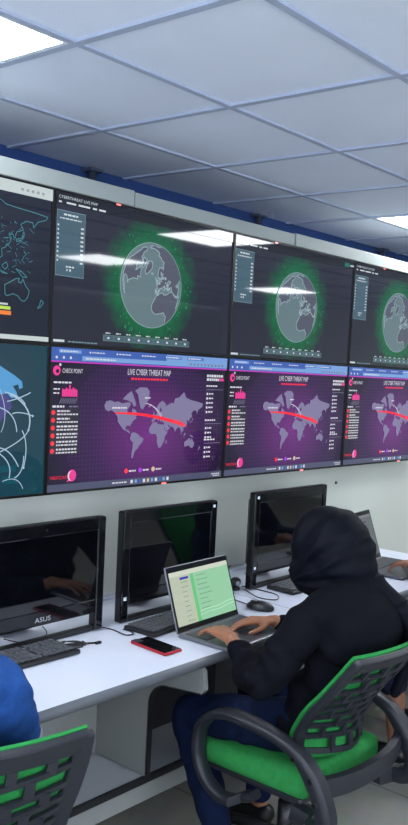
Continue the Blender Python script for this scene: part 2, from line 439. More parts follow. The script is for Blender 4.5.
def threat_screen(parent):
    b = MB(); y = -.0005; rnd = random.Random(3)
    b.rect(.006, W - .006, .009, H - .006, .002, 1)
    b.rect(.006, W - .006, .484, H - .006, y, 2); b.rect(.006, W - .006, .459, .484, y, 3 if False else 2)
    b.rect(.006, W - .006, .4545, .459, y, 4)
    for k in range(6):
        x = .04 + k * .125; b.rect(x, x + .095, .487, .4985, 2 * y, 3 if k == 0 else 2); b.rect(x + .006, x + .013, .490, .496, 3 * y, 6)
        b.micro(x + .018, .491, .06, .004, 3 * y, 6, rnd=rnd)
    b.rect(.14, .78, .463, .479, 2 * y, 3); b.rect(.55, .906, .462, .503, 2 * y, 3)
    b.micro(.155, .468, .14, .005, 3 * y, 6, rnd=rnd)
    for x in (.03, .06, .09): b.disc(x, .471, .005, 3 * y, 6, 10)
    for k in range(10): b.rect(.68 + k * .021, .69 + k * .021, .467, .475, 3 * y, 12)
    # page mark, name and title
    b.disc(.033, .426, .016, y, 8, 20, .017); b.disc(.036, .424, .007, 2 * y, 1, 14); b.disc(.047, .446, .005, y, 6, 8)
    b.text('CHECK POINT', .057, .419, .015, y, 6, width=.088)
    b.text('LIVE CYBER THREAT MAP', .355, .421, .022, y, 6, width=.222)
    b.micro(.372, .403, .19, .007, y, 7, rnd=rnd)
    # recent daily attacks
    b.micro(.022, .383, .075, .006, y, 6, rnd=rnd); b.micro(.022, .361, .026, .005, y, 6, rnd=rnd); b.micro(.022, .347, .026, .005, y, 6, rnd=rnd)
    for k in range(9): b.rect(.058 + k * .0074, .0648 + k * .0074, .338, .338 + (.026, .024, .030, .026, .040, .025, .031, .027, .024)[k], y, 8)
    for k in range(9): b.stroke([(.048 + k * .0082, .314), (.058 + k * .0082, .332)], .0028, y, 12)
    b.micro(.02, .300, .05, .007, y, 6, rnd=rnd); b.micro(.09, .301, .04, .005, y, 12, rnd=rnd)
    b.rect(.012, .138, .138, .296, y * .5, 13)
    for k in range(6):
        z = .283 - k * .0265; b.disc(.024, z, .0085, y * 2, 7, 14)
        b.micro(.040, z + .002, .055 + (.035 if k > 1 else 0), .006, y * 2, 6, rnd=rnd); b.micro(.040, z - .009, .09, .005, y * 2, 6, rnd=rnd)
    # foot mark
    b.text('THREATCLOUD', .018, .052, .011, y, 7, width=.075); b.disc(.113, .062, .019, y, 8, 24, .021); b.disc(.106, .061, .012, 2 * y, 6, 20, .017); b.disc(.110, .061, .010, 3 * y, 8, 20, .016)
    b.disc(.096, .044, .004, y, 8, 8)
    # world map
    def P(lo, la): return (.248 + (lo + 168) * .52 / 348, .110 + (merc(la) + 1.09) * .0753)
    for L in LANDS: b.flat([P(*p) for p in L], y * 2, 5)
    def arc(p, q, h, w, mi, w1=None):
        pts = [(p[0] + (q[0] - p[0]) * t, p[1] + (q[1] - p[1]) * t + h * 4 * t * (1 - t)) for t in [i / 18 for i in range(19)]]
        b.stroke(pts, w, y * 3, mi, w1)
    arc((.30, .280), (.655, .232), .011, .006, 7, .013); b.disc(.657, .231, .009, y * 4, 7, 14, .008)
    arc((.36, .280), (.60, .246), .006, .006, 7, .012)
    arc((.45, .315), (.535, .262), .014, .0024, 6); arc((.47, .31), (.54, .268), .008, .0018, 6); arc((.58, .25), (.68, .222), .012, .003, 7)
    b.disc(.545, .262, .006, y * 4, 7, 12); b.micro(.285, .296, .07, .006, y * 4, 6, rnd=rnd); b.micro(.445, .334, .03, .005, y * 4, 6, rnd=rnd)
    # legend
    for x, mi, w in ((.366, 7, .035), (.437, 10, .03), (.505, 11, .03)):
        b.disc(x, .063, .0095, y, mi, 16); b.micro(x + .014, .059, w, .006, y, 6, rnd=rnd)
    # right-hand lists
    b.text('ATTACK RATE', .785, .424, .011, y, 6, width=.10) if False else b.micro(.785, .424, .10, .010, y, 6, rnd=rnd)
    b.micro(.785, .409, .075, .010, y, 6, rnd=rnd); b.rect(.862, .888, .409, .420, y, 8)
    for z0, n in ((.385, 5), (.245, 3), (.165, 3)):
        b.micro(.785, z0, .065, .006, y, 6, rnd=rnd); b.rect(.785, .885, z0 - .013, z0 - .0105, y, 12)
        for k in range(n):
            z = z0 - .034 - k * (.0185 if n == 5 else .019); b.rect(.788, .797, z, z + .009, y, 6); b.micro(.802, z + .002, .026, .006, y, 6, rnd=rnd)
    # task bar
    b.rect(.006, W - .006, .009, .034, y, 9)
    for k in range(10): b.rect(.39 + k * .021, .402 + k * .021, .015, .028, 2 * y, (6, 3, 2, 6, 11, 3, 6, 2, 3, 6)[k])
    b.micro(.30, .019, .07, .005, 2 * y, 6, rnd=rnd); b.micro(.84, .022, .05, .004, 2 * y, 6, rnd=rnd); b.micro(.85, .014, .04, .004, 2 * y, 6, rnd=rnd)
    return b.build('screen', SM, parent, recalc=False)

def dens(L, n=4):
    out = []
    for i in range(len(L)):
        a, c = L[i], L[(i + 1) % len(L)]
        for k in range(n): out.append((a[0] + (c[0] - a[0]) * k / n, a[1] + (c[1] - a[1]) * k / n))
    return out
def globe_screen(parent):
    b = MB(); y = -.0005; rnd = random.Random(5); o = GZ
    b.rect(.006, W - .006, .009, H - .006, .002, 1)
    b.rect(.006, W - .006, .468, H - .006, y, 8)
    b.text('CYBERTHREAT LIVE MAP', .018, .486, .0095, 2 * y, 7, width=.165)
    for x, w in ((.018, .012), (.05, .04), (.10, .05), (.162, .018), (.19, .03)): b.rect(x, x + w, .471, .477, 2 * y, 7)
    b.rect(.82, .862, .476, .494, 2 * y, 9); b.micro(.87, .48, .03, .008, 2 * y, 7, rnd=rnd)
    # statistics panel
    b.rect(.012, .132, .232, .448, y, 5)
    for q in ((.012, .132, .446, .448), (.012, .132, .232, .234), (.012, .0135, .232, .448), (.1305, .132, .232, .448)): b.rect(*q, 2 * y, 6)
    b.micro(.04, .432, .06, .006, 2 * y, 7, rnd=rnd); b.micro(.025, .420, .09, .004, 2 * y, 7, rnd=rnd)
    for k in range(9):
        z = .395 - k * .0145; b.rect(.016, .022, z, z + .006, 2 * y, 7); b.rect(.114, .126, z, z + .006, 2 * y, 7)
    b.micro(.055, .262, .035, .005, 2 * y, 7, rnd=rnd); b.rect(.058, .063, .25, .257, 2 * y, 7); b.rect(.07, .077, .25, .257, 2 * y, 7)
    # globe seen from space
    cx, cz, R = .456, .755 - GZ, .157
    b.disc(cx, cz, R, y, 4, 64); b.disc(cx, cz, R - .002, 2 * y, 2, 64)
    lo0, la0 = math.radians(-17), math.radians(48)
    def O(lo, la, rr=1.0):
        lo, la = math.radians(lo) - lo0, math.radians(la)
        x = math.cos(la) * math.sin(lo); z = math.cos(la0) * math.sin(la) - math.sin(la0) * math.cos(la) * math.cos(lo)
        cc = math.sin(la0) * math.sin(la) + math.cos(la0) * math.cos(la) * math.cos(lo)
        return x, z, cc
    for L in (NA, ARC, GR, AF, EU, UK, IC):
        pts = []; vis = 0
        for lo, la in dens(L, 3):
            x, z, cc = O(lo, la)
            if cc < 0:
                l = math.hypot(x, z) or 1; x, z = x / l, z / l
            else: vis += 1
            pts.append((cx + x * (R - .003), cz + z * (R - .003)))
        if vis < 4: continue
        clean = [pts[0]]
        for p in pts[1:]:
            if math.hypot(p[0] - clean[-1][0], p[1] - clean[-1][1]) > .0012: clean.append(p)
        b.flat(clean, 3 * y, 3)
        ring = [p for p in clean + clean[:1]]
        for p, q in zip(ring, ring[1:]):
            if math.hypot(p[0] - cx, p[1] - cz) < R - .008 and math.hypot(q[0] - cx, q[1] - cz) < R - .008:
                b.stroke([p, q], .0032, 4 * y, 4)
    for k in range(26):
        lo, la = rnd.uniform(-8, 30), rnd.uniform(36, 60); x, z, cc = O(lo, la)
        if cc > 0: b.disc(cx + x * R, cz + z * R, rnd.uniform(.0025, .006), 5 * y, 4, 7)
    for k in range(46):
        a = rnd.uniform(0, 2 * PI); r = R + rnd.uniform(.012, .05)
        p = (cx + r * math.cos(a), cz + r * math.sin(a)); l = rnd.uniform(.004, .012)
        b.stroke([p, (p[0] + l * math.cos(a), p[1] + l * math.sin(a))], .003, y, 11)
    # segmented foot bar
    b.rect(.229, .671, .539 - GZ - .003 + .001, .560 - GZ, y, 10)
    for k in range(9):
        x = .235 + k * .049; b.rect(x, x + .043, .542 - GZ, .556 - GZ, 2 * y, 5); b.rect(x + .014, x + .024, .545 - GZ, .552 - GZ, 3 * y, 7)
        b.micro(x + .006, .564 - GZ, .022, .004, y, 7, rnd=rnd)
    b.text('kaspersky', .014, .0125, .008, y, 7, width=.048) if False else b.rect(.014, .06, .012, .020, y, 7)
    b.micro(.075, .013, .13, .004, y, 6, rnd=rnd)
    return b.build('screen', GM, parent, recalc=False)

M_['led'] = glow('led_red', (255, 120, 110), 2.5)
M_['tealmap'] = glow('teal_lines', (70, 130, 140)); M_['headwhite'] = glow('page_header', (196, 208, 208), 1.0)
M_['orange'] = glow('orange_key', (240, 130, 60)); M_['lime'] = glow('lime_key', (190, 225, 90))
dcol = ['at the left edge', 'in the second column', 'in the third column', 'at the right edge']
# lower row: threat map
d0 = thing('display_panel', 'lower row display with the first whole purple threat map', 'display', (0, 0, ZB), 0, 'video wall displays')
housing(d0); rim(d0); threat_screen(d0)
MB().box(.55, .575, -.0052, -.004, .0015, .0065).build('status_light', M_['led'], d0)
dup(d0, (W, 0, ZB), label='lower row display whose purple threat map stands above the woman in the headscarf')
dup(d0, (2 * W, 0, ZB), label='lower row display at the right edge, its purple threat map cut off')
# upper row: globes
g0 = thing('display_panel', 'upper row display with the first green haloed globe, left of the light streak seam', 'display', (0, 0, ZB + H), 0, 'video wall displays')
housing(g0); rim(g0); globe_screen(g0)
MB().box(.265, .285, -.0052, -.004, H - .0055, H - .001).build('status_light', M_['led'], g0)
dup(g0, (W, 0, ZB + H), label='upper row display with the second globe crossed by a thin light reflection')
dup(g0, (2 * W, 0, ZB + H), label='upper row display at the right edge with a partly visible green globe')
# leftmost column: two other pages
u = thing('display_panel', 'upper left display with teal coastlines on black and a white page header', 'display', (-W, 0, ZB + H), 0, 'video wall displays')
housing(u); rim(u)
b = MB(); y = -.0005; rnd = random.Random(11)
UM = [M_['bezel'], glow('night_blue', (30, 34, 50)), M_['headwhite'], M_['tealmap'], M_['lime'], M_['orange'], glow('header_grey', (150, 158, 160))]
b.rect(.006, W - .006, .009, H - .006, .002, 1); b.rect(.006, W - .006, .468, H - .006, y, 2); b.rect(.006, W - .006, .009, .024, y, 2)
for k in range(5): b.rect(.78 + k * .02, .79 + k * .02, .480, .488, 2 * y, 6)
def PU(lo, la): return (.05 + (lo + 168) * .0024, .235 + la * .0026)
for L in LANDS:
    ring = [PU(*p) for p in L]; ring = ring + ring[:1]
    b.stroke([(p[0] + rnd.uniform(-.002, .002), p[1] + rnd.uniform(-.002, .002)) for p in ring], .0028, 2 * y, 3)
for k in range(70):
    p = PU(rnd.choice([rnd.uniform(60, 150), rnd.uniform(100, 160)]), rnd.uniform(-10, 60)); q = (p[0] + rnd.uniform(-.02, .02), p[1] + rnd.uniform(-.015, .015))
    b.stroke([p, q], .0018, 2 * y, 3)
b.rect(.70, .755, .085, .098, 2 * y, 5); b.rect(.70, .752, .102, .112, 2 * y, 4); b.rect(.70, .742, .116, .122, 2 * y, 2)
b.build('screen', UM, u, recalc=False)
u = thing('display_panel', 'lower left display with a light blue land shape and white attack arcs on teal', 'display', (-W, 0, ZB), 0, 'video wall displays')
housing(u); rim(u)
b = MB()
LM = [M_['bezel'], radial_screen('teal_image', (14, 66, 78), (34, 62, 78), (46, 70, 86), .55, .36, .24, .5), glow('light_blue_land', (86, 156, 210)),
      glow('arc_white', (170, 195, 215)), glow('violet_haze', (74, 70, 130)), glow('teal_edge', (20, 78, 92))]
b.rect(.006, W - .006, .009, H - .006, .002, 1)
land = [(.45, .44), (.60, .45), (.70, .445), (.745, .42), (.775, .405), (.805, .385), (.808, .365), (.795, .36), (.79, .375), (.77, .37), (.785, .35), (.79, .335), (.765, .33), (.75, .345), (.70, .34), (.66, .30), (.60, .32), (.5, .36)]
b.flat(land, y, 2); b.flat([(.62, .34), (.70, .35), (.755, .34), (.77, .30), (.74, .27), (.70, .22), (.64, .25)], y * .5, 4)
def barc(p, c_, q, w=.0035):
    pts = [((1 - t) ** 2 * p[0] + 2 * t * (1 - t) * c_[0] + t * t * q[0], (1 - t) ** 2 * p[1] + 2 * t * (1 - t) * c_[1] + t * t * q[1]) for t in [i / 14 for i in range(15)]]
    b.stroke(pts, w, 2 * y, 3)
barc((.76, .345), (.86, .30), (.835, .225), .005); barc((.835, .225), (.82, .19), (.71, .15)); barc((.77, .28), (.80, .29), (.85, .272))
barc((.81, .225), (.84, .18), (.82, .10)); barc((.72, .155), (.78, .12), (.765, .07)); barc((.82, .14), (.82, .08), (.785, .068)); barc((.75, .32), (.80, .33), (.84, .35))
barc((.70, .17), (.76, .18), (.80, .105)); barc((.60, .30), (.78, .33), (.79, .22)); barc((.74, .35), (.80, .34), (.82, .31)); barc((.72, .36), (.76, .28), (.73, .22), .0025)
barc((.70, .13), (.74, .08), (.70, .04), .0025); barc((.74, .06), (.80, .08), (.82, .03), .0025)
for p in ((.765, .34), (.835, .225), (.72, .155), (.82, .10), (.85, .272)): b.disc(p[0], p[1], .004, 3 * y, 3, 10)
b.rect(.73, .79, .09, .11, y, 5); b.rect(.74, .80, .05, .075, y, 5)
b.build('screen', LM, u, recalc=False)

# mounting frame behind the displays (between display backs and partition)
mf = thing('mounting_frame', 'dark steel frame hidden behind the display wall', 'frame', (-W, .085, ZB))
b = MB()
for z in (.06, .45, .56, .95): b.box(0, 4 * W, .0005, .03, z, z + .04)
b.build('rail', M_['black'], mf)
b = MB()
for k in range(9): b.box(.02 + k * (4 * W - .1) / 8, .08 + k * (4 * W - .1) / 8, .03, .0745, .04, 1.0)
b.build('bracket', M_['black'], mf)
# channel along the top edge of the displays
for n_, (xa, xb, dy, lab) in enumerate(((-W - .8, .342, 0, 'pale grey cable channel along the top of the displays, left length'),
                                        (.348, 1.31, .004, 'pale grey cable channel along the top of the displays, middle length'),
                                        (1.315, 2.9, 0, 'pale grey cable channel along the top of the displays, right length'))):
    b = MB(); b.box(xa, xb, -.012 + dy, .060 + dy, ZB + 2 * H + .001, ZB + 2 * H + .057 - dy, bev=.003)
    tag(b.build('cable_channel', M_['rail']), lab, 'cable channel', 'channel lengths above the displays')
for x, lab in ((.655, 'grey pipe against the blue wall above the first globe display'), (1.785, 'grey pipe against the blue wall above the second globe display'), (3.05, 'grey pipe against the blue wall near the right ceiling light')):
    b = MB(); b.cone((x, .60, .001), (x, .60, ZC - .008), .016, .016, 16); b.box(x - .035, x + .035, .57, .638, ZC - .014, ZC - .0005, bev=.002)
    tag(b.build('wall_pipe', M_['hanger']), lab, 'pipe', 'pipes on the blue wall')

# ------------------------------------------------------------------ desks
DY0, DY1, DZ = -.59, .155, .75
def side_panel(b, x, t=.02, zf=.03):
    """curved end board: straight foot, sweeping forward under the top"""
    pts = [(DY1, zf), (DY1, .716), (-.56, .716), (-.58, .70), (-.588, .640), (-.578, .627)]
    n = 10
    for k in range(n + 1):
        a = PI / 2 * k / n
        pts.append((-.335 - .09 * math.cos(PI / 2 - a) * 0 - .09 + .09 * math.sin(a) * 1.0 + 0, .52 + .09 * math.cos(a)))
    pts += [(-.335, zf)]
    b.prism(pts, x, x + t, 0, axis='x')
    return pts
def desk(x0, x1, label, px, dark=()):
    d = thing('desk', label, 'desk', (x0, 0, 0), 0, 'white computer desks in one row')
    w = x1 - x0
    MB().box(0, w, DY0 + .012, DY1, .722, DZ, bev=.0015).build('desktop', M_['desk'], d)
    b = MB(); n = 10
    sec = [(DY0 + .014, DZ - .0005)] + [(DY0 + .012 - .020 * math.sin(PI * k / n), .7335 + .0165 * math.cos(PI * k / n)) for k in range(1, n)] + [(DY0 + .014, .717)]
    b.prism([(a, c_) for a, c_ in sec], 0, w, 0, axis='x'); smooth_by_angle(b.build('edge_moulding', M_['deskedge'], d), 50)
    b = MB(); b.box(0, w, .118, .154, DZ + .0005, DZ + .014); b.build('back_strip', M_['desk'], d)
    for x in px:
        b = MB(); short = x == sorted(px)[1]; pts = side_panel(b, x, zf=.262 if short else .002); b.build('side_panel', M_['deskside'], d)
        e = MB(); front = [p for p in pts[5:]]
        e.tube([(x + .010, p[0] - .001, p[1]) for p in front], None, sec=[(-.0115, -.003), (.0115, -.003), (.0115, .004), (-.0115, .004)], up=(1, 0, 0)) if False else None
        # dark edge band following the cut-out
        for p, q in zip(front, front[1:]):
            dd = Vector((q[0] - p[0], q[1] - p[1])); L = dd.length
            if L < 1e-4: continue
            nn = Vector((dd.y, -dd.x)) / L
            if nn.x > .2: nn = -nn
            if abs(nn.x) < .2 and nn.y > 0: nn = -nn
            e.prism([(p[0], p[1]), (q[0], q[1]), (q[0] + nn.x * .005, q[1] + nn.y * .005), (p[0] + nn.x * .005, p[1] + nn.y * .005)], x - .001, x + .021, 0, axis='x')
        e.build('edge_band', M_['edgeblack'], d)
    xs = sorted(px)
    for i, (a, c_) in enumerate(zip(xs, xs[1:])):
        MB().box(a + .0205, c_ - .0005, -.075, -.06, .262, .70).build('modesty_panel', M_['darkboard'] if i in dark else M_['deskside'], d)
    a, c_ = xs[0] + .0205, xs[-1] - .0005
    MB().box(a, c_, -.325, DY1, .24, .2585).build('shelf', M_['shelf'], d)
    MB().box(a, c_, -.337, -.3255, .236, .261).build('shelf_edge', M_['edgeblack'], d)
    MB().box(a, c_, -.325, -.31, .165, .2395).build('apron', M_['deskside'], d)
    return d
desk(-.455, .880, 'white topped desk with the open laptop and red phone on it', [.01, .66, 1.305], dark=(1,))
desk(.886, 2.22, 'white topped desk behind the woman in the black headscarf', [.01, .66, 1.30])
desk(-1.80, -.461, 'white topped desk at the left edge under the blue sleeved arm', [.01, .66, 1.309])

# ------------------------------------------------------------------ all-in-one computers
def aio(x, label, yf=-.15, w=.50, top=.405, brand=False, stickers=(), rz=0):
    o = thing('all_in_one_computer', label, 'computer', (x, yf, DZ), rz, 'black all-in-one computers on the desks')
    def loop(x0, x1, z0, z1): return [(x0, z0), (x1, z0), (x1, z1), (x0, z1)]
    b = MB()
    b.box(0, .036, 0, .036, 0.004, top, bev=.006); b.box(w - .036, w, 0, .036, .004, top, bev=.006)
    b.box(.03, w - .03, 0.0005, .0355, top - .045, top, bev=.004)
    b.build('frame', M_['gloss'], o)
    b = MB(); b.box(.036, w - .036, .001, .034, .066, .1165, bev=.004); ch = b.build('chin', M_['gloss'], o)
    if brand: MB().text('ASUS', w / 2 - .036, .080, .016, -.0002, 0, width=.062).build('maker_lettering', M_['silver'], ch)
    MB().box(.030, w - .030, .010, .034, .0005, .020, bev=.004).build('foot_bar', M_['black'], o)
    MB().box(.034, w - .034, .0035, .010, .112, top - .044).build('screen', M_['offscreen'], o)
    MB().box(.02, w - .02, .034, .062, .10, top - .03, bev=.012).build('back_shell', M_['black'], o)
    b = MB(); b.tube([(w / 2, .055, .14), (w / 2, .12, .06), (w / 2, .16, .010), (w / 2, .20, .006)], None, sec=[(-.06, -.005), (.06, -.005), (.06, .005), (-.06, .005)]); b.build('stand', M_['black'], o)
    for (a, c_, s_) in stickers: MB().box(a, a + s_, -.0012, 0, c_, c_ + s_ * .9).build('sticker', M_['white'], o)
    MB().cone((w / 2, -.0008, top - .022), (w / 2, .002, top - .022), .0035, .0035, 12).build('camera_lens', M_['bezel'], o)
    return o
aio(-.352, 'black all-in-one computer at the left with silver lettering under its dark screen', -.15, .502, .402, brand=True)
aio(.232, 'black all-in-one computer standing behind the open laptop', -.15, .492, .408, stickers=((.465, .382, .012), (.010, .086, .014)))
aio(.962, 'black all-in-one computer half hidden by the woman in the headscarf', -.15, .525, .418, stickers=((.012, .392, .012), (.012, .09, .012)))

# ------------------------------------------------------------------ keyboards
def keyboard(loc, rz, label):
    k = thing('keyboard', label, 'keyboard', loc, rz, 'black desktop keyboards')
    b = MB(); b.box(-.22, .22, -.072, .072, .001, .016, bev=.005); b.build('body', M_['keybed'], k)
    b = MB()
    rows = 6; 
    for r in range(rows):
        y = .053 - r * .0205
        x = -.209
        n = 0
        while x < .205:
            w = .0165
            if r == 5 and n == 3: w = .098
            if r in (2, 3, 4) and n in (0,): w = .024
            if r in (1, 2, 3, 4) and n == 13: w = .026
            if abs(x - .085) < .009 or abs(x - .140) < .004: x += .008
            if x + w > .212: break
            b.box(x, x + w, y - .0085, y + .0085, .0162, .0225 + (.001 if r in (0, 5) else 0), bev=.0022, seg=1)
            x += w + .0028; n += 1
    b.build('keys', M_['key'], k)
    return k
kb = keyboard((-.285, -.222, DZ), -1, 'black keyboard below the left computer, partly under the blue sleeve')
k2 = dup(kb, (.430, -.252, DZ), 4, 'black keyboard behind the open laptop and beside the red phone')
k3 = dup(kb, (1.262, -.238, DZ), 1, 'black keyboard in front of the computer behind the headscarf')

# ------------------------------------------------------------------ laptops
def laptop(loc, rz, label, lit, tilt=20, w=.345, dp=.238, lid_h=.232):
    o = thing('laptop', label, 'laptop', loc, rz, 'open laptops')
    shell = M_['alu'] if lit else M_['aludark']
    MB().box(0, w, -dp, 0, .002, .016, bev=.004).build('base', shell, o)
    MB().box(.012, w - .012, -.118, -.020, .0155, .0168).build('keyboard_well', M_['keybed'], o)
    b = MB()
    for r in range(6):
        for c_ in range(15):
            if r == 5 and 3 < c_ < 9: continue
            x = .016 + c_ * .0210; y = -.030 - r * .0155
            b.box(x, x + .0178, y - .0062, y + .0062, .0167, .0182)
        if r == 5: b.box(.016 + 4 * .021, .016 + 8 * .021 + .0178, -.030 - r * .0155 - .0062, -.030 - r * .0155 + .0062, .0167, .0182)
    b.build('keys', M_['key'], o)
    MB().box(w / 2 - .05, w / 2 + .05, -dp + .018, -.132, .0155, .0164).build('touchpad', M_['aludark'], o)
    lid = bpy.data.objects.new('lid', None)
    b = MB(); b.box(0, w, 0, .006, 0, lid_h, bev=.0025)
    lid = b.build('lid', shell, o); lid.location = (0, .002, .012); lid.rotation_euler = (math.radians(-tilt), 0, 0)
    MB().box(.003, w - .003, -.0018, -.0002, .004, lid_h - .003, bev=.0006, seg=1).build('lid_bezel', M_['gloss'], lid)
    MB().cone((.02, .004, .008), (w - .02, .004, .008), .006, .006, 12).build('hinge', M_['bezel'], o)
    b = MB(); y = -.0022; x0, x1, z0, z1 = .010, w - .010, .022, lid_h - .022
    if lit:
        mats = [glow('page_green', (148, 202, 164)), glow('page_cream', (186, 194, 174)), glow('green_stripe', (108, 196, 128)), glow('select_blue', (40, 44, 170)),
                glow('page_text', (112, 160, 126)), glow('page_top', (206, 212, 196)), glow('page_wave', (180, 232, 194))]
        b.rect(x0, x1, z0, z1, y, 0); W_ = x1 - x0; rnd = random.Random(4)
        b.rect(x0, x0 + W_ * .33, z0, z1, y - .0001, 1); b.rect(x0, x1, z1 - .016, z1, y - .0002, 5)
        b.rect(x0 + W_ * .33, x0 + W_ * .385, z0, z1 - .018, y - .0002, 2)
        b.rect(x0 + W_ * .16, x0 + W_ * .30, z1 - .031, z1 - .023, y - .0003, 3)
        for k in range(9):
            z = z1 - .030 - k * .017
            b.micro(x0 + W_ * .43, z, W_ * rnd.uniform(.13, .24), .0035, y - .0003, 4, rnd=rnd)
            b.micro(x0 + W_ * .17, z - .012, W_ * rnd.uniform(.06, .12), .003, y - .0003, 4, rnd=rnd)
        for k in range(2):
            b.stroke([(x0 + W_ * .39 + t * W_ * .6, z0 + .020 + k * .012 + .01 * t + .002 * math.sin(t * 9)) for t in [i / 14 for i in range(15)]], .0028, y - .0004, 6)
    else:
        mats = [glow('dim_page', (92, 98, 104)), glow('dim_bar', (120, 124, 126)), glow('dim_dark', (60, 64, 70))]
        b.rect(x0, x1, z0, z1, y, 0); b.rect(x0, x1, z1 - .012, z1, y - .0001, 1)
        for k in range(5): b.rect(x0 + .16, x0 + .28, z1 - .04 - k * .02, z1 - .032 - k * .02, y - .0001, 2)
    b.build('screen', mats, lid, recalc=False)
    return o
laptop((.282, -.388, DZ), 3, 'open grey laptop with a pale green page, under the woman\'s hands', True, tilt=19)
laptop((1.625, -.215, DZ), 7, 'dim screened dark grey laptop right of the headscarf, under the brown hand', False, tilt=20, w=.365, dp=.275, lid_h=.250)

# ------------------------------------------------------------------ phone, mouse, gadgets, cables
p = thing('phone', 'black screened phone in a red bumper case lying before the second keyboard', 'phone', (.156, -.410, DZ), -2)
MB().box(-.039, .039, -.085, .085, .0004, .0105, bev=.004).build('case', M_['red'], p)
MB().box(-.0355, .0355, -.081, .081, .0085, .0118, bev=.001).build('screen', M_['gloss'], p)
MB().box(-.037, -.010, .052, .083, .010, .0128, bev=.001).build('camera_bump', M_['aludark'], p)

def mouse(loc, rz, label):
    m = thing('mouse', label, 'mouse', loc, rz)
    b = MB(); b.ell((0, 0, .010), (.032, .058, .026)); o = b.build('shell', M_['black'], m)
    for v in o.data.vertices:
        if v.co.z < .001: v.co.z = .001
        v.co.x *= 1 - .12 * (v.co.y / .058) ** 2
    MB().tube([(0, .040, .0295), (0, .022, .0345), (0, .006, .0358)], .0035, 8).build('wheel', M_['chrome'], m)
    MB().box(-.012, .012, -.05, -.036, .020, .024, bev=.002).build('badge', M_['white'], m) if False else None
    return m
mouse((.775, -.352, DZ), 20, 'black mouse on the desk right of the open laptop')

def cable(pts, label, r=.0022, group='loose cables on the desks', n=8):
    P = [Vector(q) for q in pts]; out = []
    for i in range(len(P) - 1):
        p0, p1, p2, p3 = P[max(i - 1, 0)], P[i], P[i + 1], P[min(i + 2, len(P) - 1)]
        for k in range(6):
            t = k / 6
            out.append(.5 * ((2 * p1) + (-p0 + p2) * t + (2 * p0 - 5 * p1 + 4 * p2 - p3) * t * t + (-p0 + 3 * p1 - 3 * p2 + p3) * t ** 3))
    out.append(P[-1])
    b = MB(); b.tube(out, r, n); return tag(b.build('cable', M_['cable']), label, 'cable', group)
z = DZ + .0035
cable([(.146, -.10, z), (.17, -.17, z), (.165, -.25, z), (.19, -.262, z), (.205, -.23, z), (.20, -.20, z)], 'thin black cable between the two left computers')
cable([(.93, -.06, DZ + .10), (.915, -.02, DZ + .05), (.92, -.02, z), (.97, -.06, z)], 'black cable curling down beside the third computer')
cable([(.99, -.08, z), (1.00, -.19, z), (.99, -.27, z), (.93, -.31, z), (.90, -.25, z), (.93, -.17, z), (.96, -.12, z)], 'black cable looping on the desk beside the small gadget')
cable([(.785, -.29, z), (.80, -.2, z), (.83, -.13, z), (.90, -.08, z)], 'black mouse cable running to the small gadget')
b = MB()
for k in range(6):
    a = k * .9
    pts = [(-.035 - .03 * math.cos(a + t) * (1 + .15 * k), -.200 + .016 * math.sin(a + t * 1.3) - .008 * k, z + .004 + .0035 * k * 0 + .003 * math.sin(t * 2 + k)) for t in [i * .45 for i in range(9)]]
    b.tube(pts, .0022, 6)
b.tube([(-.07, -.19, z), (-.03, -.215, z + .002), (.035, -.25, z)], .003, 6); b.box(.028, .05, -.263, -.250, DZ + .001, DZ + .009, bev=.002)
tag(b.build('cable', M_['cable']), 'tangled black cable with a plug at the foot of the left computer', 'cable', 'loose cables on the desks')
g = thing('webcam', 'small black round webcam on the desk left of the third computer', 'webcam', (.93, -.085, DZ))
b = MB(); b.cone((0, 0, .0005), (0, 0, .012), .026, .022, 20); b.build('base', M_['black'], g)
b = MB(); b.ell((0, -.004, .032), (.028, .022, .022)); b.build('head', M_['black'], g)
b = MB(); b.cone((-.008, -.022, .032), (-.010, -.029, .032), .012, .011, 16); b.build('lens', M_['chrome'], g)
cable([(2.12, .03, z), (2.16, .09, z + .01), (2.20, .06, z + .02), (2.18, .02, z), (2.15, .05, z)], 'black cable knot on the desk by the right edge')
cable([(1.98, .07, z), (2.02, .10, z + .010), (2.05, .09, z + .014), (2.07, .06, z + .008), (2.10, .0, z)], 'black cable with a coupling behind the dark laptop', r=.0035)
cable([(-.25, -.145, DZ + .052), (-.20, -.165, DZ + .035), (-.13, -.170, DZ + .028), (-.10, -.165, DZ + .045), (-.105, -.148, DZ + .064)], 'thin black cable hanging under the left computer\'s lettering', r=.0016)
s = MB(); s.cone((2.02, .155, 1.10), (2.02, .1605, 1.10), .007, .009, 12); tag(s.build('wall_screw', M_['black']), 'small dark screw head in the white wall under the right displays', 'screw')

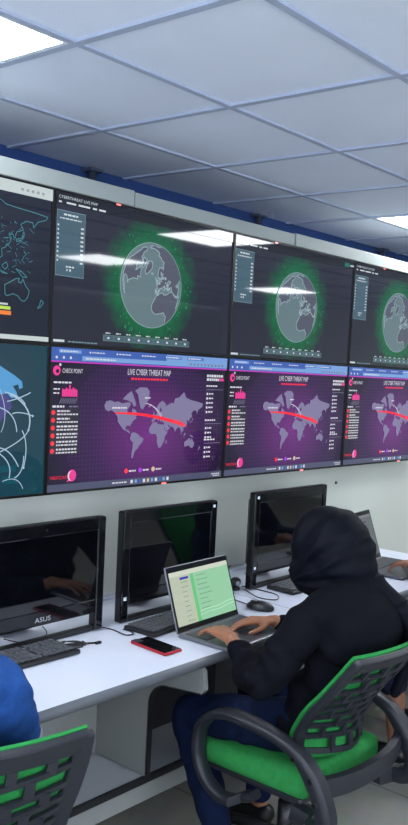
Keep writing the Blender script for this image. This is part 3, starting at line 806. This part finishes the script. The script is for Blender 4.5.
# ------------------------------------------------------------------ office chairs
def chair(loc, rz, label, recline=1.0, arms=True):
    o = thing('office_chair', label, 'chair', loc, rz, 'green and black office chairs')
    # seat
    b = MB(); b.box(-.232, .232, -.225, .245, .385, .468, bev=.035, seg=5); s_ = b.build('seat', M_['green'], o)
    for v in s_.data.vertices:
        x, y = v.co.x / .232, v.co.y / .24
        if v.co.z > .43: v.co.z += .012 * (x * x) - .010 * (1 - x * x) * (1 - y * y) - (.02 * max(0, y - .6) / .4)
        v.co.x *= 1 - .05 * max(0, -y)
    smooth_by_angle(s_, 60)
    b = MB(); b.box(-.205, .205, -.20, .215, .362, .388, bev=.010); b.build('seat_pan', M_['chair'], o)
    # backrest surface
    ctrl = [(-.146, .492, .180), (-.150, .565, .188), (-.180, .625, .196), (-.215, .675, .204), (-.262, .727, .212), (-.325, .805, .220), (-.375, .872, .220)]
    ctrl = [(-.143 + (a + .143) * recline, c_, d) for a, c_, d in ctrl]
    def prof(v):
        t = v * (len(ctrl) - 1); i = min(int(t), len(ctrl) - 2); f = t - i
        g_ = lambda k: ctrl[max(0, min(len(ctrl) - 1, k))]
        r = []
        for c_ in range(3):
            p0, p1, p2, p3 = g_(i - 1)[c_], g_(i)[c_], g_(i + 1)[c_], g_(i + 2)[c_]
            r.append(.5 * (2 * p1 + (-p0 + p2) * f + (2 * p0 - 5 * p1 + 4 * p2 - p3) * f * f + (-p0 + 3 * p1 - 3 * p2 + p3) * f ** 3))
        return r
    def B(u, v, off=0.0):
        y, zz, hw = prof(v); y2, z2, _ = prof(min(1, v + .02)); y1, z1, _ = prof(max(0, v - .02))
        d = Vector((0, y2 - y1, z2 - z1)).normalized(); nrm = Vector((0, d.z, -d.y))      # towards the sitter
        p_ = Vector((u * hw, y - (.090 - .052 * v) * (1 - u * u), zz)); return p_ + nrm * off
    def outline(u_in=0.0, n=20):
        pts = []
        for k in range(n + 1): pts.append((-1, k / n))
        for k in range(1, n): pts.append((-1 + 2 * k / n, 1))
        for k in range(n, -1, -1): pts.append((1, k / n))
        for k in range(n - 1, 0, -1): pts.append((-1 + 2 * k / n, 0))
        return pts
    def sheet(off0, off1, nu=18, nv=22, ins=1.0):
        b = MB(); V = {}
        for a in range(nu + 1):
            for c_ in range(nv + 1):
                for side, of in ((0, off0), (1, off1)):
                    u, v = (-1 + 2 * a / nu) * ins, .5 + (c_ / nv - .5) * ins
                    V[a, c_, side] = b.bm.verts.new(B(u, v, of))
        for a in range(nu):
            for c_ in range(nv):
                for side in (0, 1):
                    q = [V[a, c_, side], V[a + 1, c_, side], V[a + 1, c_ + 1, side], V[a, c_ + 1, side]]
                    f = b.bm.faces.new(q if side else q[::-1]); f.smooth = True
        for a in range(nu):
            for c_ in (0, nv): b.bm.faces.new([V[a, c_, 0], V[a + 1, c_, 0], V[a + 1, c_, 1], V[a, c_, 1]])
        for c_ in range(nv):
            for a in (0, nu): b.bm.faces.new([V[a, c_, 0], V[a, c_ + 1, 0], V[a, c_ + 1, 1], V[a, c_, 1]])
        return b
    sheet(.010, .019, ins=1.012).build('backrest_mesh', M_['greenmesh'], o)
    # black plastic lattice behind the mesh
    b = MB()
    def strip(path, wv, off=0.0, th=.010):
        """flat bar following (u, v) points"""
        P = [B(u, v, off) for u, v in path]
        n = len(P); ring = []
        for i, (u, v) in enumerate(path):
            t = (P[min(i + 1, n - 1)] - P[max(i - 1, 0)]).normalized()
            nn = (B(u, v, off + .01) - P[i]).normalized(); sd = t.cross(nn).normalized()
            w = wv if not callable(wv) else wv(i / (n - 1))
            ring.append([b.bm.verts.new(P[i] + sd * w / 2 * a + nn * th / 2 * c_) for a, c_ in ((-1, -1), (1, -1), (1, 1), (-1, 1))])
        for i in range(n - 1):
            for j in range(4):
                f = b.bm.faces.new((ring[i][j], ring[i][(j + 1) % 4], ring[i + 1][(j + 1) % 4], ring[i + 1][j])); f.smooth = False
        b.bm.faces.new(ring[0][::-1]); b.bm.faces.new(ring[-1])
    N = 9
    for r in range(N):
        v = .07 + .86 * r / (N - 1) * .98
        strip([(-.93 + 1.86 * k / 16, v - .035 * (1 - abs(-.93 + 1.86 * k / 16)) + .01) for k in range(17)], .0175, off=-.001)
    for r in range(N - 1):
        v0 = .07 + .86 * r / (N - 1) * .98; v1 = .07 + .86 * (r + 1) / (N - 1) * .98
        for u in ((-.62, -.21, .21, .62) if r % 2 else (-.42, 0, .42)):
            dv = -.035 * (1 - abs(u)) + .01
            strip([(u, v0 + dv), (u * 1.02, (v0 + v1) / 2 + dv), (u, v1 + dv)], .024, off=-.0015)
    b.build('backrest_lattice', M_['chair'], o)
    b = MB()
    strip([(-.955, k / 16) for k in range(17)], lambda t: .046, off=-.002, th=.022)
    strip([(.955, k / 16) for k in range(17)], lambda t: .046, off=-.002, th=.022)
    strip([(-.99 + 1.98 * k / 18, .935) for k in range(19)], .052, off=-.002, th=.022)
    fr = b.build('backrest_frame', M_['chair'], o)
    m = fr.modifiers.new('b', 'BEVEL'); m.width = .005; m.segments = 2
    # lower cross bar joining both arms behind the seat
    b = MB(); pts = []
    for k in range(19):
        a = -1 + 2 * k / 18; pts.append((a * .248, -.268 - .050 * (1 - abs(a) ** 2.4) + .0, .462 - .006 * (1 - a * a)))
    b.tube(pts, None, sec=[(-.013, -.030), (.013, -.030), (.016, 0), (.013, .030), (-.013, .030), (-.016, 0)])
    b.tube([(0, -.316, .455), (0, -.27, .40), (0, -.20, .372), (0, -.08, .366)], None, sec=[(-.035, -.008), (.035, -.008), (.035, .008), (-.035, .008)])
    smooth_by_angle(b.build('back_support', M_['chair'], o), 40)
    # loop armrests
    for sgn in (-1, 1) if arms else ():
        b = MB()
        path = [(-.03, .345), (.01, .328), (.072, .324), (.130, .355), (.167, .409), (.176, .474), (.160, .538), (.112, .583), (.045, .601), (-.029, .600), (-.128, .589), (-.216, .562), (-.272, .513), (-.312, .451), (-.332, .390), (-.31, .350), (-.25, .340), (-.18, .347)]
        P = [Vector(q) for q in path]; out = []
        for i in range(len(P) - 1):
            p0, p1, p2, p3 = P[max(i - 1, 0)], P[i], P[i + 1], P[min(i + 2, len(P) - 1)]
            for k in range(4):
                t = k / 4; out.append(.5 * (2 * p1 + (-p0 + p2) * t + (2 * p0 - 5 * p1 + 4 * p2 - p3) * t * t + (-p0 + 3 * p1 - 3 * p2 + p3) * t ** 3))
        out.append(P[-1]); n = len(out); ring = []
        for i, p_ in enumerate(out):
            t = (out[min(i + 1, n - 1)] - out[max(i - 1, 0)]).normalized(); nn = Vector((-t.y, t.x))
            k = i / (n - 1)
            wx = .026 + .006 * math.sin(PI * min(1, max(0, (k - .25) / .35))); hh = .015 + (.012 if k > .62 else 0) * min(1, (k - .62) / .1 if k > .62 else 0)
            xc = sgn * (.262 - (.05 if k < .06 or k > .94 else 0) - .012 * max(0, (k - .65)))
            sec = [(-1, -.5), (-.7, -1), (.7, -1), (1, -.5), (1, .5), (.7, 1), (-.7, 1), (-1, .5)]
            ring.append([b.bm.verts.new((xc + a * wx, p_.x + nn.x * c_ * hh, p_.y + nn.y * c_ * hh)) for a, c_ in sec])
        for i in range(n - 1):
            for j in range(8):
                f = b.bm.faces.new((ring[i][j], ring[i][(j + 1) % 8], ring[i + 1][(j + 1) % 8], ring[i + 1][j])); f.smooth = True
        b.bm.faces.new(ring[0][::-1]); b.bm.faces.new(ring[-1])
        a_ = smooth_by_angle(b.build('armrest', M_['chair'], o), 50)
        for (yy, zz) in ((-.285, .505), (-.305, .440), (-.22, .552)):
            MB().cone((sgn * .280, yy, zz), (sgn * .290, yy, zz), .009, .008, 12).build('bolt', M_['bezel'], a_)
    b = MB(); b.box(-.10, .10, -.10, .10, .335, .363, bev=.008); b.build('tilt_mechanism', M_['black'], o)
    b = MB(); b.cone((0, 0, .10), (0, 0, .24), .028, .028, 20); b.cone((0, 0, .24), (0, 0, .336), .016, .016, 16); b.build('gas_column', M_['black'], o)
    b = MB()
    for k in range(5):
        a = 2 * PI * k / 5 + .3
        b.tube([(.02 * math.cos(a), .02 * math.sin(a), .115), (.15 * math.cos(a), .15 * math.sin(a), .105), (.28 * math.cos(a), .28 * math.sin(a), .078)], None, sec=[(-.020, -.014), (.020, -.014), (.014, .014), (-.014, .014)])
    b.cone((0, 0, .085), (0, 0, .14), .045, .035, 20); b.build('star_base', M_['black'], o)
    for k in range(5):
        a = 2 * PI * k / 5 + .3; x, y = .28 * math.cos(a), .28 * math.sin(a)
        b = MB(); b.cone((x, y, .05), (x, y, .075), .008, .008, 10)
        t = Vector((-math.sin(a + .6), math.cos(a + .6), 0))
        for s2 in (-1, 1): b.cone(Vector((x, y, .026)) + t * s2 * .006, Vector((x, y, .026)) + t * s2 * .020, .026, .024, 18)
        b.build('caster', M_['black'], o)
    return o
CX, CY = .46, -.76
ch = chair((CX, CY, 0), 0, 'green and black office chair the woman in the headscarf sits on')
chair((-.722, -.652, 0), -20, 'office chair at the bottom left with only its green edged backrest in view', recline=.5, arms=False)
dup(ch, (1.72, -.92, 0), 6, 'office chair under the person at the right edge')

# ------------------------------------------------------------------ people
def hand(b, wrist, d, up, side, curl=(.25, .55, .55), spread=.10, scale=1.0, nails=None, fingers=(0, 0, 0, 0)):
    """side=+1: thumb on the right of the pointing direction seen from above. adds capsules to b"""
    w = Vector(wrist); d = Vector(d).normalized(); up = Vector(up); up = (up - d * up.dot(d)).normalized(); r = d.cross(up).normalized() * side
    L = scale
    kn = []
    for k, (off, fwd) in enumerate(((.030, .082), (.010, .087), (-.010, .083), (-.029, .074))):
        kn.append(w + r * off * L + d * fwd * L + up * .004)
    for k, q in enumerate(kn):
        a = w + r * (.020, .007, -.007, -.019)[k] * L
        b.cap(a, .0135 * L, q, .0115 * L)
    b.cap(w - d * .02 * L, .0225 * L, w + d * .01 * L, .021 * L); b.ell(w + d * .045 * L, (.001, .001, .001))
    b.cap(w + d * .02 * L + r * .012 * L, .0175 * L, w + d * .06 * L, .0150 * L)
    lens = ((.042, .026, .019), (.047, .030, .020), (.043, .028, .020), (.034, .021, .018)); rad = (.0092, .0095, .0090, .0080)
    for k in range(4):
        p_ = kn[k]; ang = 0; dirk = (d + r * spread * (1.2, .35, -.5, -1.4)[k]).normalized(); prev_r = rad[k] * 1.08 * L
        for j in range(3):
            ang += curl[j] + fingers[k] * (.5 if j else 1)
            v = dirk * math.cos(ang) - up * math.sin(ang); q = p_ + v * lens[k][j] * L; r2 = rad[k] * (1 - .09 * (j + 1)) * L
            b.cap(p_, prev_r, q, r2, n=12); p_ = q; prev_r = r2
        if nails is not None:
            nails.append((p_ - v * .004 + (dirk * math.sin(ang) + up * math.cos(ang)) * r2 * .75, v, (dirk * math.sin(ang) + up * math.cos(ang)), r2))
    t0 = w + d * .022 * L + r * .020 * L - up * .004
    t1 = t0 + (d * .55 + r * .75 - up * .2).normalized() * .040 * L; t2 = t1 + (d * .85 + r * .40 - up * .25).normalized() * .032 * L; t3 = t2 + (d * .95 + r * .05 - up * .3).normalized() * .024 * L
    b.cap(t0, .0155 * L, t1, .0118 * L); b.cap(t1, .0118 * L, t2, .0102 * L); b.cap(t2, .0102 * L, t3, .0088 * L)
    if nails is not None: nails.append((t3 + up * .0066 - d * .003, (d * .95 + r * .05 - up * .3).normalized(), up, .0088))

def head(b, c, yaw, pitch, s=1.0):
    """skull, jaw, nose, lips, ears; +y is the face direction before turning"""
    R = Matrix.Rotation(math.radians(yaw), 3, 'Z') @ Matrix.Rotation(math.radians(pitch), 3, 'X'); c = Vector(c)
    P = lambda x, y, z: c + R @ Vector((x, y, z)) * s
    E = lambda p_, r_: b.ell(P(*p_), tuple(q * s for q in r_), rot=R)
    E((0, -.012, .028), (.074, .094, .092)); E((0, .022, -.035), (.060, .066, .078)); E((0, .040, -.082), (.030, .034, .026))
    b.cap(P(0, .088, .012), .0085 * s, P(0, .104, -.022), .012 * s); E((.012, .092, -.026), (.009, .010, .007)); E((-.012, .092, -.026), (.009, .010, .007))
    E((0, .084, -.052), (.024, .010, .006)); E((0, .082, -.061), (.020, .010, .007))
    for sg in (-1, 1):
        E((sg * .073, -.008, -.008), (.008, .018, .030)); E((sg * .032, .074, .026), (.026, .010, .008)); E((sg * .040, .062, -.020), (.022, .018, .022))
    return P, R
def eyes(P, R, s, parent):
    for sg in (-1, 1):
        b = MB(); b.ell(P(sg * .031, .076, .008), (.0125 * s,) * 3, n=2); e = b.build('eye', M_['white'], parent)
        b = MB(); b.ell(P(sg * .031, .0855, .008), (.0055 * s, .0055 * s, .0055 * s), n=2); b.build('iris', M_['bezel'], e)

def folds(o, fn):
    me = o.data; me.update()
    nr = [v.normal.copy() for v in me.vertices]
    for v, n in zip(me.vertices, nr): v.co += n * fn(v.co, n)
    me.update(); return o

# --- the woman in the headscarf
w_ = thing('person', 'person in a black headscarf, black top and jeans typing on the open laptop', 'person', (CX, CY, 0))
off = Vector((CX, CY, 0))
def loc(p): return (p[0] - CX, p[1] - CY, p[2]) + tuple(p[3:])
def LC(pts): return [loc(p) for p in pts]
nails = []
b = MB()
HD = (.495, -.815, 1.122)
Ph, Rh = head(b, loc(HD), 12, -24)
b.chain(LC([(.495, -.905, .99, .056), (.495, -.875, 1.07, .052)]))
b.chain(LC([(.34, -.925, .955, .055), (.495, -.935, .965, .075), (.65, -.925, .955, .055)]))
b.chain(LC([(.49, -.96, .90, .095), (.48, -.92, .75, .085), (.47, -.88, .60, .095), (.46, -.87, .56, .09)]))
LSH, LEL, LWR = (.305, -.905, .920), (.205, -.822, .722), (.298, -.615, .796)
RSH, REL, RWR = (.675, -.905, .935), (.780, -.760, .735), (.590, -.575, .790)
b.chain(LC([LSH + (.048,), LEL + (.034,), LWR + (.0235,)])); b.chain(LC([RSH + (.048,), REL + (.034,), RWR + (.0235,)]))
def tw(a, c_): return (Vector(c_) - Vector(a))
hand(b, loc((.300, -.600, .802)), (.36, .95, -.02), (0, 0, 1), 1, curl=(.16, .36, .36), spread=.20, scale=.96, nails=nails, fingers=(0, .02, .04, 0))
hand(b, loc((.575, -.560, .794)), (-.78, .63, -.04), (.05, 0, 1), -1, curl=(.10, .34, .36), spread=.10, scale=.90, nails=nails, fingers=(.0, .05, .1, .12))
HIPL, KNL, ANL = (.375, -.86, .555), (.300, -.455, .500), (.300, -.60, .10)
HIPR, KNR, ANR = (.55, -.86, .555), (.62, -.47, .545), (.62, -.52, .10)
for A, K, N_ in ((HIPL, KNL, ANL), (HIPR, KNR, ANR)):
    b.chain(LC([A + (.070,), K + (.045,), N_ + (.030,)])); b.chain(LC([(N_[0], N_[1] - .02, .065, .030), (N_[0] - .01, N_[1] + .11, .045, .026), (N_[0] - .01, N_[1] + .17, .040, .02)]))
body = blend(b.build('body', M_['skin'], w_), .0042, 4, .45)
eyes(Ph, Rh, 1.0, w_)
b = MB()
for (p_, v, n_, r_) in nails:
    q = Matrix(((v.cross(n_)).normalized(), v, n_)).transposed()
    b.ell(p_, (r_ * .62, r_ * .85, r_ * .30), rot=q, n=2)
b.build('nail', M_['nail'], body)
# long sleeved top
b = MB()
b.chain(LC([(.325, -.925, .945, .066), (.40, -.945, .972, .066), (.495, -.955, .985, .078), (.59, -.945, .972, .066), (.665, -.925, .945, .066)]))
b.ell(loc((.49, -.985, .88)), (.185, .118, .135)); b.ell(loc((.48, -.94, .75)), (.170, .115, .16)); b.ell(loc((.47, -.885, .64)), (.178, .105, .13)); b.ell(loc((.465, -.850, .555)), (.195, .125, .085))
b.ell(loc((.49, -.875, .87)), (.13, .08, .11))
b.chain(LC([LSH + (.066,), (.250, -.866, .82, .066), (.205, -.822, .728, .056), (.240, -.745, .742, .050), (.284, -.662, .779, .037)]))
b.chain(LC([RSH + (.068,), (.735, -.84, .83, .060), (.782, -.762, .735, .052), (.70, -.67, .765, .044), (.605, -.590, .788, .034)]))
b.chain(LC([(.43, -.93, 1.0, .03), (.55, -.93, 1.0, .03)]))
top = blend(b.build('long_sleeve_top', M_['cloth'], w_), .0075, 8, .5)
def topf(p_, n_):
    x, y, zz = p_.x + CX, p_.y + CY, p_.z
    s_ = 0
    e = Vector((x - .17, y + .78, zz - .74)).length                      # creases at the elbow
    s_ += .007 * math.sin(e * 95 + 2 * math.sin(zz * 30)) * math.exp(-(e / .16) ** 2)
    if zz < .9: s_ += .0055 * math.sin((zz * 1.0 + (x - .3) * .55 + y * .35) * 62 + 2.2 * math.sin(x * 13 + y * 9)) * min(1, (.9 - zz) / .12)
    s_ += .004 * math.sin((zz - (y + .95) * .9) * 50 + x * 8) * (1 if x < .34 else .3)
    return s_
folds(top, topf)
# jeans
b = MB()
b.ell(loc((.46, -.85, .55)), (.180, .110, .075))
for A, K, N_ in ((HIPL, KNL, ANL), (HIPR, KNR, ANR)):
    A2 = Vector(A); K2 = Vector(K)
    b.chain(LC([A + (.092,), tuple((A2 + K2) / 2) + (.080,), K + (.070,), (K[0], K[1] - .005, K[2] - .05, .066), tuple((K2 * .45 + Vector(N_) * .55)) + (.060,), (N_[0], N_[1], .13, .050)]))
jn = blend(b.build('jeans', M_['jean'], w_), .0075, 6, .5)
def jf(p_, n_):
    x, y, zz = p_.x + CX, p_.y + CY, p_.z
    k = Vector((x - .19, y + .56, zz - .52)).length
    return .0055 * math.sin(k * 85 + 2.5 * math.sin(y * 22)) * math.exp(-(k / .17) ** 2) + .002 * math.sin(y * 70 + zz * 40)
folds(jn, jf)
for N_ in (ANL, ANR):
    b = MB(); x, y = N_[0] - CX, N_[1] - CY
    b.chain([(x, y - .03, .050, .040), (x - .008, y + .08, .042, .040), (x - .012, y + .165, .036, .034)]); s_ = blend(b.build('shoe', M_['shoe'], w_), .006, 4)
    for v in s_.data.vertices: v.co.z = max(v.co.z, .001)
# headscarf
b = MB()
b.ell(loc((.493, -.835, 1.135)), (.112, .120, .124), rot=Rh)
b.ell(loc((.495, -.865, 1.135)), (.120, .122, .120)); b.ell(loc((.498, -.905, 1.085)), (.120, .108, .105)); b.ell(loc((.495, -.860, 1.055)), (.115, .125, .085))
b.ell(loc((.488, -.788, 1.045)), (.092, .072, .090)); b.ell(loc((.49, -.785, 1.105)), (.090, .075, .080)); b.ell(loc((.490, -.845, 1.000)), (.090, .095, .045))
b.ell(loc((.50, -.93, .995)), (.105, .095, .038))
b.chain(LC([(.54, -.97, 1.03, .045), (.585, -1.055, .965, .034), (.615, -1.100, .885, .030), (.625, -1.095, .78, .026), (.615, -1.06, .66, .020)]))
b.chain(LC([(.56, -.97, 1.02, .035), (.640, -1.025, .955, .030), (.668, -1.055, .88, .026), (.672, -1.055, .78, .022), (.66, -1.04, .66, .016)]))
sc = b.build('headscarf', M_['scarf'], w_)
sc = blend(sc, .006, 12, .5)
G = Vector((CX * 0 + .40 - CX, -.745 - CY, .985))
def sf(p_, n_):
    d = Vector((p_.y - G.y, p_.z - G.z)); th = math.atan2(d.y, -d.x); L = d.length
    amp = .0062 * min(1, L / .07) * 1.5 * (1 - .8 * min(1, max(0, (p_.z - 1.15) / .10)))
    if p_.z < .95: return .0025 * math.sin(p_.x * 190)
    return amp * (1 - 2 * abs(math.sin(th * 8 + 2.0 * math.sin(L * 9))) ** .6 + .35 * math.sin(th * 27 + L * 18)) * .8 
folds(sc, sf)
# open the face: push the cloth back behind the face plane
fc = Vector(Ph(0, .115, -.012)); fd = (Rh @ Vector((0, 1, 0))).normalized()
bm = bmesh.new(); bm.from_mesh(sc.data)
dele = []
for v in bm.verts:
    q = Rh.transposed() @ (v.co - Vector(loc(HD)))
    if q.y > .05 and (q.x / .048) ** 2 + ((q.z + .005) / .062) ** 2 < 1: dele.append(v)
bmesh.ops.delete(bm, geom=dele, context='VERTS'); bm.to_mesh(sc.data); bm.free()
m = sc.modifiers.new('t', 'SOLIDIFY'); m.thickness = .003; m.offset = -1

# --- person at the left edge in blue denim
p1 = thing('person', 'person in a blue denim shirt at the left edge, only the upper arm in view', 'person', (-.87, -.76, 0))
o1 = Vector((-.87, -.76, 0))
def L1(pts): return [(q[0] + .87, q[1] + .76) + tuple(q[2:]) for q in pts]
b = MB(); P1, R1 = head(b, (-.02, .06, 1.19), 8, -18)
b.chain(L1([(-.88, -.76, 1.03, .058), (-.885, -.72, 1.12, .054)])); b.chain(L1([(-1.03, -.78, .97, .055), (-.88, -.80, .99, .07), (-.73, -.78, .96, .055)]))
b.chain(L1([(-.89, -.77, .90, .09), (-.89, -.75, .72, .085), (-.89, -.74, .58, .09)]))
b.chain(L1([(-.72, -.78, .955, .050), (-.60, -.70, .77, .038), (-.52, -.47, .80, .026)])); b.chain(L1([(-1.04, -.78, .955, .050), (-1.14, -.66, .75, .038), (-.98, -.44, .80, .026)]))
hand(b, L1([(-.515, -.455, .803)])[0], (.25, .95, -.05), (0, 0, 1), -1, curl=(.1, .35, .35), scale=.95); hand(b, L1([(-.975, -.43, .803)])[0], (.1, .95, -.05), (0, 0, 1), 1, curl=(.1, .35, .35), scale=.95)
for sx in (-.10, .09):
    x = -.87 + sx
    b.chain(L1([(x, -.78, .555, .08), (x + sx * .4, -.34, .545, .055), (x + sx * .4, -.30, .10, .036)])); b.chain(L1([(x + sx * .4, -.31, .06, .03), (x + sx * .4, -.15, .045, .024)]))
bd = blend(b.build('body', M_['skin2'], p1), .005, 4, .45); eyes(P1, R1, 1.0, p1)
b = MB(); b.ell((-.02, .035, 1.235), (.088, .105, .088)); b.ell((-.02, .0, 1.19), (.082, .085, .085)); blend(b.build('hair', M_['hair'], p1), .006, 4)
b = MB(); b.chain(L1([(-1.03, -.79, .965, .068), (-.88, -.81, .985, .08), (-.73, -.785, .955, .070)]))
b.ell((-.03, .0, .88), (.175, .12, .15)); b.ell((-.03, .02, .72), (.17, .11, .17)); b.ell((-.03, .03, .60), (.17, .11, .11))
b.chain(L1([(-.722, -.785, .945, .078), (-.66, -.745, .85, .074), (-.602, -.70, .775, .062), (-.56, -.58, .795, .050), (-.528, -.50, .803, .040)]))
b.chain(L1([(-1.04, -.785, .945, .072), (-1.14, -.665, .76, .060), (-1.0, -.48, .80, .040)]))
sh = blend(b.build('denim_shirt', M_['blue'], p1), .0075, 7, .5)
folds(sh, lambda p_, n_: .0025 * math.sin(p_.z * 60 + 2.5 * math.sin(p_.y * 18 + p_.x * 11)) + .0015 * math.sin((p_.z + p_.y) * 95))
b = MB(); b.ell((-.01, .03, .55), (.18, .11, .08))
for sx in (-.10, .09):
    x = sx; b.chain([(x, -.03, .555, .092), (x * 1.4, .42, .545, .068), (x * 1.4, .45, .32, .058), (x * 1.4, .46, .13, .050)])
blend(b.build('trousers', M_['navy'], p1), .009, 5)
for sx in (-.14, .126):
    b = MB(); b.chain([(sx, .42, .050, .038), (sx, .53, .042, .038), (sx, .61, .036, .033)]); s_ = blend(b.build('shoe', M_['shoe'], p1), .007, 4)
    for v in s_.data.vertices: v.co.z = max(v.co.z, .001)

# --- person at the right edge
OX, OY = 1.72, -.92
p3 = thing('person', 'person at the right edge, brown hand on the dark laptop, navy trousers', 'person', (OX, OY, 0))
def L3(pts): return [(q[0] - OX, q[1] - OY) + tuple(q[2:]) for q in pts]
b = MB(); P3, R3 = head(b, (.02, .08, 1.20), 0, -20)
b.chain(L3([(1.73, -.94, 1.03, .058), (1.735, -.87, 1.12, .054)])); b.chain(L3([(1.57, -.94, .97, .055), (1.73, -.97, .99, .07), (1.89, -.94, .97, .055)]))
b.chain(L3([(1.73, -.98, .90, .12), (1.73, -1.0, .72, .11), (1.72, -.97, .57, .125)]))
b.chain(L3([(1.57, -.93, .955, .050), (1.55, -.77, .79, .038), (1.73, -.55, .815, .026)])); b.chain(L3([(1.89, -.93, .955, .050), (1.98, -.80, .76, .038), (1.90, -.55, .80, .026)]))
hand(b, L3([(1.735, -.535, .82)])[0], (-.12, .95, -.05), (0, 0, 1), 1, curl=(.12, .38, .42), spread=.16, scale=1.0, fingers=(0, .1, .1, 0)); hand(b, L3([(1.895, -.53, .803)])[0], (-.05, .95, -.05), (0, 0, 1), -1, curl=(.1, .35, .35))
LEG = ((1.63, 1.425, -.545), (1.81, 1.86, -.48))
for hx, kx, ky in LEG:
    b.chain(L3([(hx, -.95, .555, .08), (kx, ky, .545, .055), (kx + .0, ky - .06, .36, .052), (kx, ky - .09, .10, .034)])); b.chain(L3([(kx, ky - .10, .06, .03), (kx, ky + .05, .045, .024)]))
blend(b.build('body', M_['skin2'], p3), .005, 4, .45); eyes(P3, R3, 1.0, p3)
b = MB(); b.ell((.02, .055, 1.245), (.088, .105, .088)); b.ell((.02, .02, 1.20), (.082, .085, .085)); blend(b.build('hair', M_['hair'], p3), .006, 4)
b = MB(); b.chain(L3([(1.58, -.945, .965, .068), (1.73, -.98, .985, .08), (1.88, -.945, .965, .068)]))
b.ell((.01, -.07, .88), (.185, .13, .15)); b.ell((.01, -.09, .72), (.18, .13, .17)); b.ell((0, -.06, .59), (.19, .15, .12))
b.chain(L3([(1.57, -.93, .950, .070), (1.55, -.77, .795, .055), (1.70, -.60, .812, .038)])); b.chain(L3([(1.89, -.93, .950, .070), (1.98, -.80, .765, .055), (1.91, -.60, .80, .038)]))
blend(b.build('navy_shirt', M_['navy'], p3), .009, 6)
b = MB(); b.ell((0, -.06, .55), (.19, .15, .085))
for hx, kx, ky in LEG: b.chain(L3([(hx, -.95, .555, .092), (kx, ky, .545, .070), (kx, ky - .055, .36, .068)]))
blend(b.build('cropped_trousers', M_['navy'], p3), .009, 5)
for hx, kx, ky in LEG:
    b = MB(); b.chain(L3([(kx, ky - .12, .055, .040), (kx, ky - .02, .042, .038), (kx, ky + .06, .036, .033)])); s_ = blend(b.build('shoe', M_['shoe'], p3), .007, 4)
    for v in s_.data.vertices: v.co.z = max(v.co.z, .001)

# ------------------------------------------------------------------ camera, world, view
cam = bpy.data.cameras.new('camera'); co = bpy.data.objects.new('camera', cam); COL.objects.link(co); SC.camera = co
yaw, pitch, roll, F = .9028, -.0984, .058, 866.93; ppx, ppy = 266.46, 452.92
f = Vector((math.sin(yaw) * math.cos(pitch), math.cos(yaw) * math.cos(pitch), math.sin(pitch)))
r = Vector((math.cos(yaw), -math.sin(yaw), 0)); u = r.cross(f)
cr_, sr_ = math.cos(roll), math.sin(roll)
R_, U_ = cr_ * r + sr_ * u, -sr_ * r + cr_ * u
mm = Matrix((R_, U_, -f)).transposed().to_4x4(); mm.translation = (-1.8299, -2.3937, 1.6927)
co.matrix_world = mm
cam.sensor_fit = 'VERTICAL'; cam.sensor_height = 36; cam.sensor_width = 36; cam.lens = F * 36 / 825
cam.shift_x = (204 - ppx) / 825; cam.shift_y = (ppy - 412.5) / 825
cam.clip_start = .02; cam.clip_end = 60
wd = bpy.data.worlds.new('world'); SC.world = wd; wd.use_nodes = True
wd.node_tree.nodes['Background'].inputs[0].default_value = (.5, .55, .65, 1); wd.node_tree.nodes['Background'].inputs[1].default_value = 11.5
SC.view_settings.view_transform = 'Standard'; SC.view_settings.look = 'None'; SC.view_settings.gamma = 1; SC.view_settings.exposure = 0
SC.view_settings.use_curve_mapping = False
